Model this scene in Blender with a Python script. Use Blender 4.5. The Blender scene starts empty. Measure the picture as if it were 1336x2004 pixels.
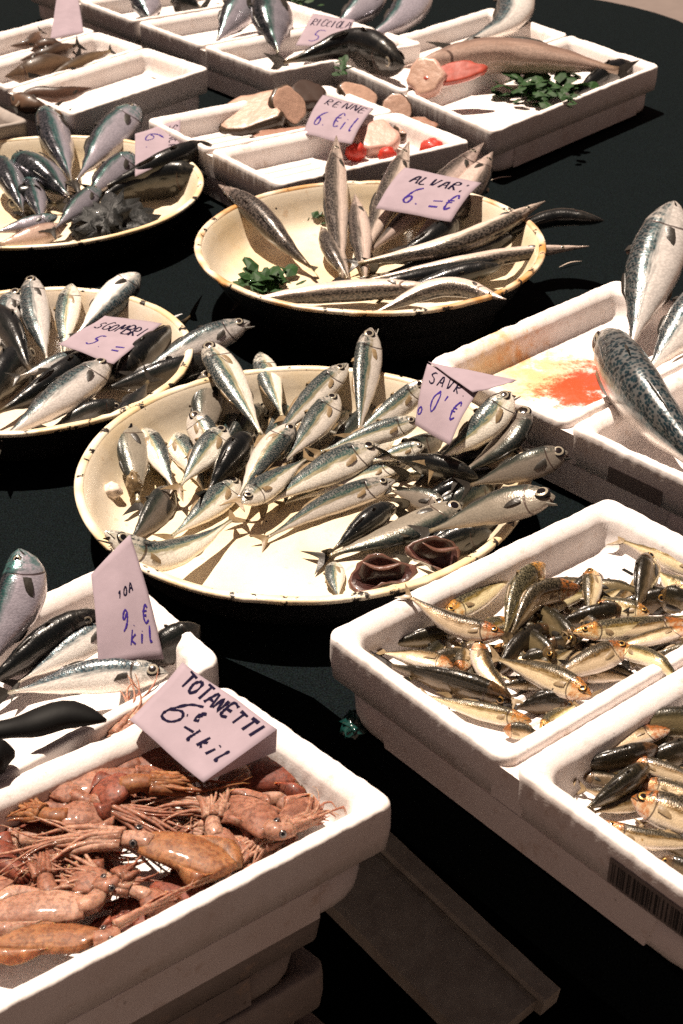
import bpy, math, random
from mathutils import Vector, Matrix, noise as mnoise
R = math.radians
rnd = random.Random(7)
sc = bpy.context.scene
COL = sc.collection

# ------------------------------------------------------------------ camera, world, sun, exposure
CAM = Vector((0, 0, 1.75)); PITCH = R(32.5); F = 2783.0
cd = bpy.data.cameras.new('camera'); cam = bpy.data.objects.new('camera', cd); COL.objects.link(cam)
cam.location = CAM; cam.rotation_euler = (R(90) - PITCH, 0, 0)
cd.sensor_fit = 'VERTICAL'; cd.sensor_height = 36; cd.sensor_width = 24; cd.lens = 50
cd.clip_start = 0.05; cd.clip_end = 200
cd.dof.use_dof = True; cd.dof.focus_distance = 1.72; cd.dof.aperture_fstop = 13
sc.camera = cam
SUN_AZ, SUN_EL = R(-40), R(71)            # azimuth from +Y towards +X
w = bpy.data.worlds.new('World'); sc.world = w; w.use_nodes = True
wn = w.node_tree.nodes; wl = w.node_tree.links
sky = wn.new('ShaderNodeTexSky'); sky.sky_type = 'NISHITA'; sky.sun_disc = False
sky.sun_elevation = SUN_EL; sky.sun_rotation = SUN_AZ
tint = wn.new('ShaderNodeMix'); tint.data_type = 'RGBA'; tint.blend_type = 'MULTIPLY'; tint.inputs[0].default_value = 1
tint.inputs[7].default_value = (0.74, 0.345, 0.20, 1)   # the photo's warm white balance
wl.new(sky.outputs[0], tint.inputs[6]); wl.new(tint.outputs[2], wn['Background'].inputs[0])
wn['Background'].inputs[1].default_value = 0.05
sl = bpy.data.lights.new('sun', 'SUN'); so = bpy.data.objects.new('sun', sl); COL.objects.link(so)
sl.energy = 5.0; sl.angle = R(1.2); sl.color = (1.0, 0.86, 0.72)
sd = Vector((math.sin(SUN_AZ) * math.cos(SUN_EL), math.cos(SUN_AZ) * math.cos(SUN_EL), math.sin(SUN_EL)))
so.rotation_euler = sd.to_track_quat('Z', 'Y').to_euler(); so.location = sd * 5
vs = sc.view_settings; vs.view_transform = 'Standard'; vs.look = 'None'; vs.gamma = 1; vs.exposure = .95
try: vs.use_curve_mapping = False
except Exception: pass
sc.cycles.use_denoising = False
sc.cycles.max_bounces = 6

# ------------------------------------------------------------------ helpers
cP, sP = math.cos(PITCH), math.sin(PITCH)
def ray(px, py):
    x = (px - 668) / F; y = -(py - 1002) / F
    return Vector((x, cP + y * sP, -sP + y * cP))
def U(px, py, z):
    d = ray(px, py); return CAM + d * ((z - CAM.z) / d.z)
def m_per_px(p): return (p - CAM).dot(Vector((0, cP, -sP))) / F

def link(name, verts, faces, mats, parent=None, smooth=True, mi=None, attrs=None):
    me = bpy.data.meshes.new(name); me.from_pydata([tuple(v) for v in verts], [], faces)
    for m in (mats if isinstance(mats, (list, tuple)) else [mats]): me.materials.append(m)
    if mi: me.polygons.foreach_set('material_index', mi)
    if smooth: me.polygons.foreach_set('use_smooth', [True] * len(me.polygons))
    if attrs:
        for k, vals in attrs.items():
            a = me.attributes.new(k, 'FLOAT', 'POINT'); a.data.foreach_set('value', vals)
    me.update()
    o = bpy.data.objects.new(name, me); COL.objects.link(o)
    if parent is not None: o.parent = parent
    return o
def tag(o, label, cat, group=None, kind=None):
    if label: o['label'] = label
    if cat: o['category'] = cat
    if group: o['group'] = group
    if kind: o['kind'] = kind
    return o
def recentre(o):
    """origin to the thing's base point; children follow"""
    vs_ = [v.co for v in o.data.vertices]
    c = Vector((sum(v.x for v in vs_) / len(vs_), sum(v.y for v in vs_) / len(vs_), min(v.z for v in vs_)))
    o.data.transform(Matrix.Translation(-c)); o.location = c
    for ch in o.children:
        ch.data.transform(Matrix.Translation(-c))
    return o
def interp(tab, u):
    for (a, b) in zip(tab, tab[1:]):
        if u <= b[0]:
            t = (u - a[0]) / (b[0] - a[0]); t = max(0, min(1, t)); t2 = t * t * (3 - 2 * t) * .5 + t * .5
            return [a[i] + (b[i] - a[i]) * t2 for i in range(1, len(a))]
    return list(tab[-1][1:])
def spline(pts, n):
    P = [2 * pts[0] - pts[1]] + list(pts) + [2 * pts[-1] - pts[-2]]
    out = []; m = len(pts) - 1
    for i in range(n):
        s = i / (n - 1) * m; k = min(int(s), m - 1); t = s - k
        a, b, c, d = P[k:k + 4]
        out.append(.5 * ((2 * b) + (c - a) * t + (2 * a - 5 * b + 4 * c - d) * t * t + (3 * b - a - 3 * c + d) * t ** 3))
    L = [0]
    for i in range(1, n): L.append(L[-1] + (out[i] - out[i - 1]).length)
    res = []; j = 0
    for i in range(n):
        s = L[-1] * i / (n - 1)
        while j < n - 2 and L[j + 1] < s: j += 1
        t = (s - L[j]) / max(1e-9, L[j + 1] - L[j]); res.append(out[j].lerp(out[j + 1], min(1, t)))
    return res, L[-1]

# ------------------------------------------------------------------ materials
class NT:
    def __init__(s, name):
        s.m = bpy.data.materials.new(name); s.m.use_nodes = True; s.t = s.m.node_tree
        s.b = s.t.nodes['Principled BSDF']
    def n(s, typ, **kw):
        x = s.t.nodes.new(typ)
        for k, v in kw.items(): setattr(x, k, v)
        return x
    def put(s, sock, v):
        if v is None: return
        if hasattr(v, 'is_linked') or hasattr(v, 'links'): s.t.links.new(v, sock)
        else:
            if isinstance(v, tuple) and len(v) == 3 and sock.type == 'RGBA': v = v + (1,)
            sock.default_value = v
    def math(s, op, a, b=None, c=None, clamp=False):
        x = s.n('ShaderNodeMath', operation=op, use_clamp=clamp)
        s.put(x.inputs[0], a); s.put(x.inputs[1], b); s.put(x.inputs[2], c); return x.outputs[0]
    def mix(s, f, a, b, mode='MIX'):
        x = s.n('ShaderNodeMix', data_type='RGBA', blend_type=mode)
        s.put(x.inputs[0], f); s.put(x.inputs[6], a); s.put(x.inputs[7], b); return x.outputs[2]
    def coord(s, k='Object'): return s.n('ShaderNodeTexCoord').outputs[k]
    def noise(s, vec, scale, detail=3, rough=.55, out=0):
        x = s.n('ShaderNodeTexNoise'); s.put(x.inputs['Vector'], vec); x.inputs['Scale'].default_value = scale
        x.inputs['Detail'].default_value = detail; x.inputs['Roughness'].default_value = rough; return x.outputs[out]
    def vor(s, vec, scale, feature='F1', out=0):
        x = s.n('ShaderNodeTexVoronoi', feature=feature); s.put(x.inputs['Vector'], vec); x.inputs['Scale'].default_value = scale; return x.outputs[out]
    def ramp(s, f, stops, ease='LINEAR'):
        x = s.n('ShaderNodeValToRGB'); x.color_ramp.interpolation = ease; e = x.color_ramp.elements
        while len(e) < len(stops): e.new(.5)
        for el, (p, c) in zip(e, stops):
            el.position = p; el.color = c + (1,) if isinstance(c, tuple) else (c, c, c, 1)
        s.put(x.inputs[0], f); return x.outputs[0]
    def step(s, f, lo, hi):
        x = s.n('ShaderNodeMapRange', interpolation_type='SMOOTHSTEP'); s.put(x.inputs[0], f)
        x.inputs[1].default_value = lo; x.inputs[2].default_value = hi; return x.outputs[0]
    def bump(s, h, dist, strength=1.0):
        x = s.n('ShaderNodeBump'); s.put(x.inputs['Height'], h); x.inputs['Distance'].default_value = dist
        x.inputs['Strength'].default_value = strength; s.t.links.new(x.outputs[0], s.b.inputs['Normal'])
    def set(s, **kw):
        names = dict(color='Base Color', rough='Roughness', metal='Metallic', coat='Coat Weight', coatr='Coat Roughness', spec='Specular IOR Level', sss='Subsurface Weight', trans='Transmission Weight', alpha='Alpha')
        for k, v in kw.items(): s.put(s.b.inputs[names[k]], v)
        return s.m
    def attr(s, name): return s.n('ShaderNodeAttribute', attribute_name=name).outputs['Fac']
    def xyz(s, a, b, c):
        x = s.n('ShaderNodeCombineXYZ'); s.put(x.inputs[0], a); s.put(x.inputs[1], b); s.put(x.inputs[2], c); return x.outputs[0]
    def rand(s): return s.n('ShaderNodeObjectInfo').outputs['Random']

def foam_mat(name, stain=None, dirt=.35, base=((.80, .755, .73), (.74, .67, .63))):
    t = NT(name); co = t.coord()
    beads = t.vor(co, 330); n1 = t.noise(co, 9, 4); n2 = t.noise(co, 60, 3)
    c = t.mix(t.step(n1, .45, .75), base[0], base[1])
    c = t.mix(t.math('MULTIPLY', t.step(n2, .58, .75), .42), c, (.50, .37, .28))
    c = t.mix(t.math('MULTIPLY', t.step(t.noise(co, 17, 5, .7), .60, .74), .5), c, (.48, .33, .22))
    sp = t.step(t.noise(co, 130, 1), .77, .80)
    c = t.mix(t.math('MULTIPLY', sp, dirt), c, (.10, .08, .06))
    grain = t.noise(co, 900, 1)
    c = t.mix(.35, c, t.ramp(grain, [(.3, (.55, .50, .50)), (.7, (1, 1, 1))]), 'MULTIPLY')
    if stain:      # a blood stain with its own outline on the floor of the tray
        for (p, r, colr, amt) in stain:
            v = t.n('ShaderNodeVectorMath', operation='DISTANCE'); t.put(v.inputs[0], co); v.inputs[1].default_value = p
            d = t.math('ADD', v.outputs['Value'], t.math('MULTIPLY', t.math('SUBTRACT', t.noise(co, 34, 6, .75), .5), r * 2.6))
            k = t.math('SUBTRACT', 1.0, t.step(d, r * .35, r))
            c = t.mix(t.math('MULTIPLY', k, amt), c, colr)
    t.bump(t.math('ADD', beads, t.math('MULTIPLY', n2, .6)), .0004, .25)
    return t.set(color=c, rough=.6, spec=.2)
def enamel_mat(name, base=(.74, .66, .53), chip=.64):
    t = NT(name); co = t.coord(); n1 = t.noise(co, 6, 4); n2 = t.noise(co, 45, 4, .6)
    c = t.mix(t.step(n1, .4, .7), base, (base[0] * .9, base[1] * .82, base[2] * .66))
    c = t.mix(t.math('MULTIPLY', t.step(n2, .60, .72), .35), c, (.42, .24, .10))
    c = t.mix(t.step(t.noise(co, 75, 2), chip + .12, chip + .15), c, (.05, .03, .02))
    grain = t.noise(co, 800, 1)
    c = t.mix(.35, c, t.ramp(grain, [(.3, (.6, .52, .42)), (.7, (1, 1, 1))]), 'MULTIPLY')
    t.bump(n2, .0015, .35)
    return t.set(color=c, rough=.32, spec=.4)
def rim_mat(name, rust):
    t = NT(name); co = t.coord(); n = t.noise(co, 38, 5, .65); n2 = t.noise(co, 11, 2)
    c = t.mix(t.step(n2, .35, .65), (.78, .70, .56), rust)
    c = t.mix(t.step(n, .585, .62), c, (.018, .013, .010))
    t.bump(n, .003, .5)
    return t.set(color=c, rough=.4)
def plain(name, c, rough=.5, coat=0, metal=0, var=.25, scale=60, spec=.4, bump=.0006):
    t = NT(name); co = t.coord(); n = t.noise(co, scale, 4)
    cc = t.mix(n, tuple(x * (1 - var) for x in c), tuple(min(1, x * (1 + var)) for x in c))
    t.bump(n, bump, .6)
    return t.set(color=cc, rough=rough, coat=coat, metal=metal, spec=spec)
def fish_mat(name, back, mid, side, belly, head, metal=.45, pattern=None, backend=.27, gold=None, dark=1.0, spots=0, rough=.26):
    t = NT(name); fu = t.attr('fu'); fv = t.attr('fv'); r = t.rand()
    r50 = t.math('MULTIPLY', r, 50)
    streak = t.noise(t.xyz(t.math('MULTIPLY', fu, 9), t.math('MULTIPLY', fv, 26), r50), 1, 4)
    blot = t.noise(t.xyz(t.math('MULTIPLY', fu, 14), t.math('MULTIPLY', fv, 7), r50), 1, 4)
    v = t.math('ADD', fv, t.math('MULTIPLY', t.math('SUBTRACT', streak, .5), .16))
    v = t.math('ADD', v, t.math('MULTIPLY', t.math('SUBTRACT', blot, .5), .10))
    stops = [(0, back), (backend - .05, back), (backend + .05, mid), (backend + .17, side), (.72, side), (.88, belly)]
    c = t.ramp(v, stops)
    if gold: # yellow line along the flank
        k = t.math('SUBTRACT', 1.0, t.step(t.math('ABSOLUTE', t.math('SUBTRACT', v, backend + .10)), .0, .07))
        c = t.mix(t.math('MULTIPLY', k, .75), c, gold)
    if pattern == 'bars':
        wv = t.math('SINE', t.math('ADD', t.math('MULTIPLY', fu, 125), t.math('MULTIPLY', t.math('SINE', t.math('ADD', t.math('MULTIPLY', fv, 30), t.math('MULTIPLY', blot, 2))), .9)))
        k = t.math('MULTIPLY', t.step(wv, -.1, .5), t.math('SUBTRACT', 1.0, t.step(v, backend + .03, backend + .12)))
        k = t.math('MULTIPLY', k, t.step(fu, .16, .24))
        c = t.mix(t.math('MULTIPLY', k, .55), c, (.006, .010, .015))
    if pattern == 'dots':
        d = t.vor(t.xyz(t.math('MULTIPLY', fu, 34), t.math('MULTIPLY', fv, 10), r50), 1)
        band = t.math('SUBTRACT', 1.0, t.step(t.math('ABSOLUTE', t.math('SUBTRACT', fv, backend + .02)), .02, .10))
        c = t.mix(t.math('MULTIPLY', t.math('SUBTRACT', 1.0, t.step(d, .22, .36)), t.math('MULTIPLY', band, .8)), c, (.015, .015, .012))
    # scales: fine darker network along the flank
    sc_ = t.vor(t.xyz(t.math('MULTIPLY', fu, 85), t.math('MULTIPLY', fv, 24), 0.0), 1)
    c = t.mix(t.math('MULTIPLY', t.step(sc_, .35, .75), .30), c, tuple(x * .45 for x in side))
    # head plates
    hm = t.math('SUBTRACT', 1.0, t.step(t.math('ADD', fu, t.math('MULTIPLY', t.math('SUBTRACT', blot, .5), .03)), .17, .21))
    hn = t.noise(t.xyz(t.math('MULTIPLY', fu, 36), t.math('MULTIPLY', fv, 9), r50), 1, 5, .65)
    hc = t.mix(t.step(hn, .36, .62), c, head)
    hc = t.mix(t.math('MULTIPLY', t.step(hn, .58, .70), .55), hc, (.06, .045, .035))
    c = t.mix(t.math('MULTIPLY', hm, .85), c, hc)
    g = t.math('SUBTRACT', fu, t.math('ADD', .165, t.math('MULTIPLY', t.math('SINE', t.math('MULTIPLY', fv, 3.14)), .055)))
    gl = t.math('MULTIPLY', t.math('SUBTRACT', 1.0, t.step(t.math('ABSOLUTE', g), .002, .010)), t.step(fv, .22, .35))
    c = t.mix(t.math('MULTIPLY', gl, .85), c, (.05, .025, .02))
    ml = t.math('MULTIPLY', t.math('SUBTRACT', 1.0, t.step(t.math('ABSOLUTE', t.math('SUBTRACT', fv, t.math('ADD', .5, t.math('MULTIPLY', fu, 1.4)))), .015, .05)), t.math('SUBTRACT', 1.0, t.step(fu, .055, .07)))
    c = t.mix(ml, c, (.02, .015, .012))
    if spots:
        dx = t.math('MULTIPLY', t.math('SUBTRACT', fu, .225), 16); dy = t.math('MULTIPLY', t.math('SUBTRACT', fv, .33), 12)
        q = t.math('ADD', t.math('MULTIPLY', dx, dx), t.math('MULTIPLY', dy, dy))
        c = t.mix(t.math('SUBTRACT', 1.0, t.step(q, .06, .14)), c, (.01, .01, .01))
    tailm = t.step(fu, .86, 1.0)
    c = t.mix(t.math('MULTIPLY', tailm, .5), c, (.22, .16, .08))
    hs = t.n('ShaderNodeHueSaturation'); t.put(hs.inputs['Color'], c)
    t.put(hs.inputs['Value'], t.math('MULTIPLY_ADD', r, .45, .72 * dark)); t.put(hs.inputs['Hue'], t.math('MULTIPLY_ADD', r, .03, .485))
    h = t.math('ADD', t.math('MULTIPLY', sc_, .5), t.math('MULTIPLY', hm, hn)); h = t.math('SUBTRACT', h, t.math('MULTIPLY', gl, 2.0))
    t.bump(h, .0007, .5)
    return t.set(color=hs.outputs[0], rough=t.math('MULTIPLY_ADD', streak, .25, rough - .1), metal=metal, coat=.4, coatr=.06, spec=.3)
def squid_mat(name, a, b, d):
    t = NT(name); co = t.coord(); fu = t.attr('fu'); r = t.rand(); rv = t.xyz(r, t.math('MULTIPLY', r, 7), 0.0)
    v = t.n('ShaderNodeVectorMath', operation='ADD'); t.put(v.inputs[0], co); t.put(v.inputs[1], rv)
    n = t.noise(v.outputs[0], 22, 5, .6); n2 = t.noise(v.outputs[0], 260, 2)
    fl = t.noise(v.outputs[0], 70, 3)
    c = t.mix(t.step(n, .36, .64), a, b)
    c = t.mix(t.math('MULTIPLY', t.step(n2, .48, .60), .6), c, d)
    c = t.mix(t.math('MULTIPLY', t.step(t.noise(v.outputs[0], 34, 4, .65), .50, .70), .65), c, d)
    c = t.mix(t.math('MULTIPLY', t.step(fl, .52, .75), .5), c, tuple(min(1, x * 1.5) for x in a))
    fv = t.attr('fv'); sn = t.noise(t.xyz(t.math('MULTIPLY', fu, 3), t.math('MULTIPLY', fv, 16), t.math('MULTIPLY', r, 20)), 1, 4)
    c = t.mix(t.math('MULTIPLY', t.step(sn, .5, .8), .3), c, tuple(x * .5 for x in b))
    t.bump(t.math('ADD', t.math('ADD', n, t.math('MULTIPLY', fl, .6)), t.math('MULTIPLY', sn, .3)), .003, .5)
    t.b.inputs['Subsurface Radius'].default_value = (1, .35, .18); t.b.inputs['Subsurface Scale'].default_value = .008
    return t.set(color=c, rough=.55, coat=.07, coatr=.08, spec=.25, sss=.5)

M = {}
M['foam'] = foam_mat('white_foam')
M['foam_dirty_shaded'] = foam_mat('grubby_shaded_foam', dirt=.7, base=((.30, .265, .24), (.23, .20, .18)))  # grubby foam copy, shade of the lower stack put into its base colour
M['enamel'] = enamel_mat('cream_enamel'); M['enamel_white'] = enamel_mat('white_enamel', (.72, .64, .55))
M['rim'] = rim_mat('chipped_rim', (.62, .46, .26)); M['rim_rust'] = rim_mat('rusty_rim', (.45, .22, .06))
M['pan_out'] = plain('dark_enamel', (.012, .012, .013), .45)
M['paper'] = plain('lilac_paper', (.275, .22, .252), .85, var=.16, scale=40, bump=.0010, spec=.1)
M['ink_blue'] = plain('blue_ink', (.035, .02, .16), .6, var=.4, spec=0)
M['ink_black'] = plain('black_ink', (.010, .008, .022), .6, var=.4, spec=0)
M['horse_mackerel'] = fish_mat('horse_mackerel_skin', (.008, .021, .025), (.045, .105, .095), (.84, .78, .69), (.84, .76, .66), (.60, .55, .48), gold=(.30, .24, .10), spots=1, metal=.30, backend=.40)
M['mackerel'] = fish_mat('mackerel_skin', (.012, .032, .042), (.05, .10, .115), (.88, .83, .78), (.84, .78, .72), (.52, .49, .45), pattern='bars', backend=.36, metal=.35)
M['tuna'] = fish_mat('tuna_skin', (.006, .012, .016), (.03, .11, .10), (.44, .41, .47), (.58, .53, .55), (.06, .18, .17), metal=.5, rough=.2)
M['barracuda'] = fish_mat('barracuda_skin', (.015, .014, .013), (.10, .085, .07), (.74, .60, .52), (.78, .64, .56), (.44, .35, .30), metal=.25, backend=.36)
M['sardine'] = fish_mat('sardine_skin', (.010, .009, .005), (.16, .095, .02), (.74, .60, .38), (.82, .74, .64), (.50, .18, .03), pattern='dots', metal=.25, backend=.42)
M['hake'] = fish_mat('hake_skin', (.20, .13, .10), (.38, .26, .20), (.60, .45, .37), (.72, .58, .50), (.4, .3, .25), metal=.1)
M['dark_fish'] = fish_mat('dark_fish_skin', (.004, .006, .007), (.008, .012, .011), (.05, .045, .04), (.16, .13, .11), (.03, .028, .024), metal=.2)  # near black skin; on the added filler fish it stands in for shade
M['dark_shaded_hm'] = fish_mat('dark_shaded_horse_mackerel_skin', (.008, .014, .014), (.035, .045, .035), (.22, .19, .155), (.36, .30, .24), (.20, .17, .14), metal=.2)  # darker horse mackerel copy, shade in the pile put into the skin colour
M['dark_sd'] = fish_mat('dark_sardine_skin', (.006, .006, .004), (.025, .020, .010), (.15, .11, .06), (.30, .24, .17), (.12, .06, .02), metal=.2, pattern='dots')
M['brown_fish'] = fish_mat('brown_fish_skin', (.03, .018, .012), (.06, .035, .02), (.13, .075, .045), (.20, .12, .08), (.07, .04, .025), metal=0, rough=.4)
M['fin'] = plain('fin_membrane', (.20, .14, .075), .4, coat=.3, var=.5, scale=300)
M['fin_dark'] = plain('dark_fin_membrane', (.025, .022, .018), .35, coat=.4, var=.5, scale=300)
M['eye_iris'] = plain('fish_iris', (.34, .30, .23), .25, coat=.8, metal=.3, var=.3, scale=400)
M['eye_gold'] = plain('golden_iris', (.42, .23, .05), .25, coat=.8, metal=.3, var=.3, scale=400)
M['pupil'] = plain('pupil', (.004, .004, .005), .12, coat=1)
M['gill'] = plain('gill_flesh', (.32, .05, .03), .35, coat=.6, var=.5)
M['flesh_brown2'] = plain('gill_cover', (.11, .05, .036), .4, coat=.4, var=.6, scale=80, bump=.003)
M['gill_dark'] = plain('dark_gill', (.035, .010, .008), .4, coat=.5, var=.6, scale=120, bump=.003)
M['flesh'] = plain('pale_flesh', (.50, .29, .235), .4, coat=.4, var=.25, scale=90, bump=.002)
M['bone'] = plain('pale_bone', (.72, .60, .50), .4, coat=.4)
M['squid'] = squid_mat('squid_skin', (.26, .12, .078), (.165, .058, .032), (.08, .026, .014))
M['squid_orange'] = squid_mat('orange_squid_skin', (.27, .12, .05), (.175, .062, .022), (.085, .027, .011))
M['squid_red'] = squid_mat('red_squid_skin', (.20, .055, .03), (.12, .028, .016), (.05, .012, .008))
M['squid_pale'] = squid_mat('pale_squid_skin', (.35, .20, .14), (.24, .11, .07), (.13, .05, .03))
M['leaf'] = plain('wet_leaf', (.014, .045, .010), .6, coat=.1, var=.6, scale=90, spec=.2)
M['weed'] = plain('dark_weed', (.004, .005, .004), .6, coat=.08, var=.6, scale=90, spec=.2)
M['bag'] = plain('black_bag', (.004, .005, .005), .6, coat=.08, var=.5, scale=60, bump=.008)
M['teal'] = plain('wet_teal_plastic', (.006, .035, .030), .2, coat=1, var=.5)
M['tomato'] = plain('tomato_skin', (.38, .022, .010), .5, coat=.15, var=.5, scale=120, bump=.002)
M['wood'] = plain('old_wood', (.80, .70, .60), .75, var=.45, scale=35, bump=.003)
M['black_plastic'] = plain('black_plastic', (.004, .004, .004), .6, var=.3, spec=.12)
t_ = NT('black_tarp'); co_ = t_.coord()
sp_ = t_.noise(co_, 520, 2, .7, out=1); lv_ = t_.noise(co_, 640, 2, .7)
c_ = t_.mix(.75, (.0055, .0088, .0100), sp_, 'MULTIPLY'); c_ = t_.mix(1.0, c_, t_.ramp(lv_, [(.36, .10), (.66, 1.9)]), 'MULTIPLY')
t_.bump(t_.noise(co_, 14, 4), .01, .35); M['tarp'] = t_.set(color=c_, rough=.75, spec=.02)
M['paving'] = plain('beige_paving', (.13, .10, .088), .85, var=.18, scale=12)

# ------------------------------------------------------------------ ground and table
def prism(name, poly, z0, z1, mat, parent=None, smooth=False):
    n = len(poly); v = [(x, y, z1) for x, y in poly] + [(x, y, z0) for x, y in poly]
    f = [list(range(n)), list(range(2 * n - 1, n - 1, -1))] + [[i, i + n, (i + 1) % n + n, (i + 1) % n] for i in range(n)]
    return link(name, v, f, mat, parent, smooth)
g = link('ground', [(-60, -40, 0), (60, -40, 0), (60, 80, 0), (-60, 80, 0)], [[0, 1, 2, 3]], M['paving']); g['kind'] = 'structure'
TZ = .745
poly = [(-2.4, 1.40), (-.24, 1.345), (-.03, 1.20), (.29, .83), (.45, .55), (1.02, .45)]
cx, cy, rr = .36, 3.95, .66
poly += [(cx + rr * math.cos(R(a)), cy + rr * math.sin(R(a))) for a in range(8, 90, 8)] + [(cx, cy + rr), (-2.4, cy + rr)]
tb = prism('market_table', poly, TZ - .10, TZ, M['tarp'])
tag(tb, 'black wet tarpaulin covered stall table with rounded far corner', 'table')
for (x, y) in ((-2.2, 1.6), (-2.2, 4.2), (.5, 4.1), (.9, .7)):
    prism('leg', [(x - .03, y - .03), (x + .03, y - .03), (x + .03, y + .03), (x - .03, y + .03)], 0, TZ - .10, M['black_plastic'], tb)
mat_ = prism('shade_sheet', [(-2.6, -.6), (1.6, -.6), (1.6, 4.0), (-2.6, 4.0)], .004, .02, M['tarp']); mat_['kind'] = 'structure'  # added black sheet, stands in for the deep shade on the ground
bench = prism('black_crate', [(-.42, .62), (-.16, .62), (.0, .86), (-.30, 1.20), (-.62, 1.00)], .02, .45, M['black_plastic'])
tag(bench, 'black crate under the stacked foam trays in front', 'crate')

# ------------------------------------------------------------------ trays
def rloop(a, b, r, z, n=6, seg=26):
    """rounded rectangle loop with even steps, sides subdivided"""
    pts = []
    cs = [(a - r, r, -90), (a - r, b - r, 0), (r, b - r, 90), (r, r, 180)]
    for i, (cx, cy, a0) in enumerate(cs):
        for k in range(n + 1):
            an = R(a0 + 90 * k / n); pts.append((cx + r * math.cos(an), cy + r * math.sin(an), z))
        nx, ny, na = cs[(i + 1) % 4]; p = pts[-1]; q = (nx + r * math.cos(R(na)), ny + r * math.sin(R(na)))
        for k in range(1, seg): pts.append((p[0] + (q[0] - p[0]) * k / seg, p[1] + (q[1] - p[1]) * k / seg, z))
    return pts
def shift(pts, dx, dy): return [(x + dx, y + dy, z) for x, y, z in pts]
def tray(name, O, A, B, cells, z, mats, label, group='white polystyrene fish trays', wall=.021, depth=.048, drop=.055, base=.100, feet=True, seed=1, ribs=False):
    """O corner px, A px along the cell row, B px across; cells = fractions along A."""
    o = U(O[0], O[1], z) if len(O) == 2 else Vector(O); a = (U(A[0], A[1], z) if len(A) == 2 else Vector(A)) - o; b = (U(B[0], B[1], z) if len(B) == 2 else Vector(B)) - o
    la, lb = a.length, b.length; ea, eb = a / la, b / lb
    V = []; Fc = []
    rg = random.Random(seed)
    def add(loops, close_first=True, close_last=True):
        n = len(loops[0]); s = len(V)
        for L in loops: V.extend(L)
        for k in range(len(loops) - 1):
            for i in range(n):
                j = (i + 1) % n; Fc.append([s + k * n + i, s + k * n + j, s + (k + 1) * n + j, s + (k + 1) * n + i])
        if close_first: Fc.append([s + i for i in range(n)][::-1])
        if close_last: Fc.append([s + (len(loops) - 1) * n + i for i in range(n)])
    for (c0, c1) in cells:
        x0, x1 = c0 * la, c1 * la; A_ = x1 - x0; sg = 80
        def L(ins, zz, r): return shift(rloop(A_ - 2 * ins, lb - 2 * ins, r, zz, 6, sg), x0 + ins, ins)
        w_ = wall
        loops = [L(.003, -drop, .012), L(.0006, -drop * .6, .014), L(0, -.010, .016), L(.0004, -.003, .016), L(.0022, -.0006, .015), L(.005, 0, .014), L(w_ * .55, -.0004, .013),
                 L(w_ * .90, -.0075, .014), L(w_ + .0005, -.0105, .015), L(w_ + .002, -.014, .016), L(w_ + .004, -.026, .017), L(w_ + .007, -depth + .007, .019), L(w_ + .011, -depth + .002, .022), L(w_ + .018, -depth, .026), L(w_ + .06, -depth, .03)]
        sd3 = seed * 7.3
        loops = [[(x + .0009 * mnoise.noise((x * 110, y * 110, sd3 + zz * 40)), y + .0009 * mnoise.noise((x * 110 + 9, y * 110, sd3 + zz * 40)), zz + (.0012 * mnoise.noise((x * 45, y * 45, sd3)) + .0006 * mnoise.noise((x * 150, y * 150, sd3)) - max(0, mnoise.noise((x * 30, y * 30, sd3 + 4)) - .42) * .006 if 3 <= i <= 6 else 0)) for x, y, zz in L_] for i, L_ in enumerate(loops)]
        add(loops, True, True)
    # fill between the cells under the notch
    nf0 = len(Fc)
    def box(x0, x1, y0, y1, z0, z1):
        s = len(V)
        for zz in (z0, z1):
            for x, y in ((x0, y0), (x1, y0), (x1, y1), (x0, y1)): V.append((x, y, zz))
        Fc.extend([[s, s + 3, s + 2, s + 1], [s + 4, s + 5, s + 6, s + 7]] + [[s + i, s + (i + 1) % 4, s + 4 + (i + 1) % 4, s + 4 + i] for i in range(4)])
    for (p, q) in zip(cells, cells[1:]):
        box(p[1] * la - .016, q[0] * la + .016, .0015, lb - .0015, -drop + .002, -.011)
    def world(v): return o + ea * v[0] + eb * v[1] + Vector((0, 0, v[2]))
    root = link(name, [world(v) for v in V], Fc, mats)
    root.data.polygons.foreach_set('use_smooth', [i < nf0 for i in range(len(Fc))])
    tag(root, label, 'tray', group)
    if feet:     # stacking base, set in from the walls
        V2, F2 = V, Fc; V = []; Fc = []
        x0, x1 = cells[0][0] * la, cells[-1][1] * la
        loops = [shift(rloop(x1 - x0 - .012, lb - .012, .062, -base + .004, 6, 10), x0 + .006, .006), shift(rloop(x1 - x0 - .010, lb - .010, .062, -base + .012, 6, 10), x0 + .005, .005), shift(rloop(x1 - x0 - .008, lb - .008, .062, -drop + .001, 6, 10), x0 + .004, .004)]
        n = len(loops[0]); V = [p for L_ in loops for p in L_]
        Fc = [[k * n + i, k * n + (i + 1) % n, (k + 1) * n + (i + 1) % n, (k + 1) * n + i] for k in range(2) for i in range(n)] + [list(range(n))[::-1], list(range(2 * n, 3 * n))]
        link('base', [world(v) for v in V], Fc, mats, root)
        m = 1
        for k in range(m):
            fx = x0 + .05 + (x1 - x0 - .10) * (k + .5) / m; hw = (x1 - x0 - .17) / 2
            for yy in (.0025, lb - .0105):
                vv = [(fx + sx * hw * (1 - .05 * (zi == 0)), yy + yo, zz) for zi, zz in enumerate((-base + .003, -drop - .0005)) for sx, yo in ((-1, 0), (1, 0), (1, .0085), (-1, .0085))]
                link('foot', [world(v) for v in vv], [[0, 3, 2, 1], [4, 5, 6, 7]] + [[i, (i + 1) % 4, 4 + (i + 1) % 4, 4 + i] for i in range(4)], mats, root, smooth=False)
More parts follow.
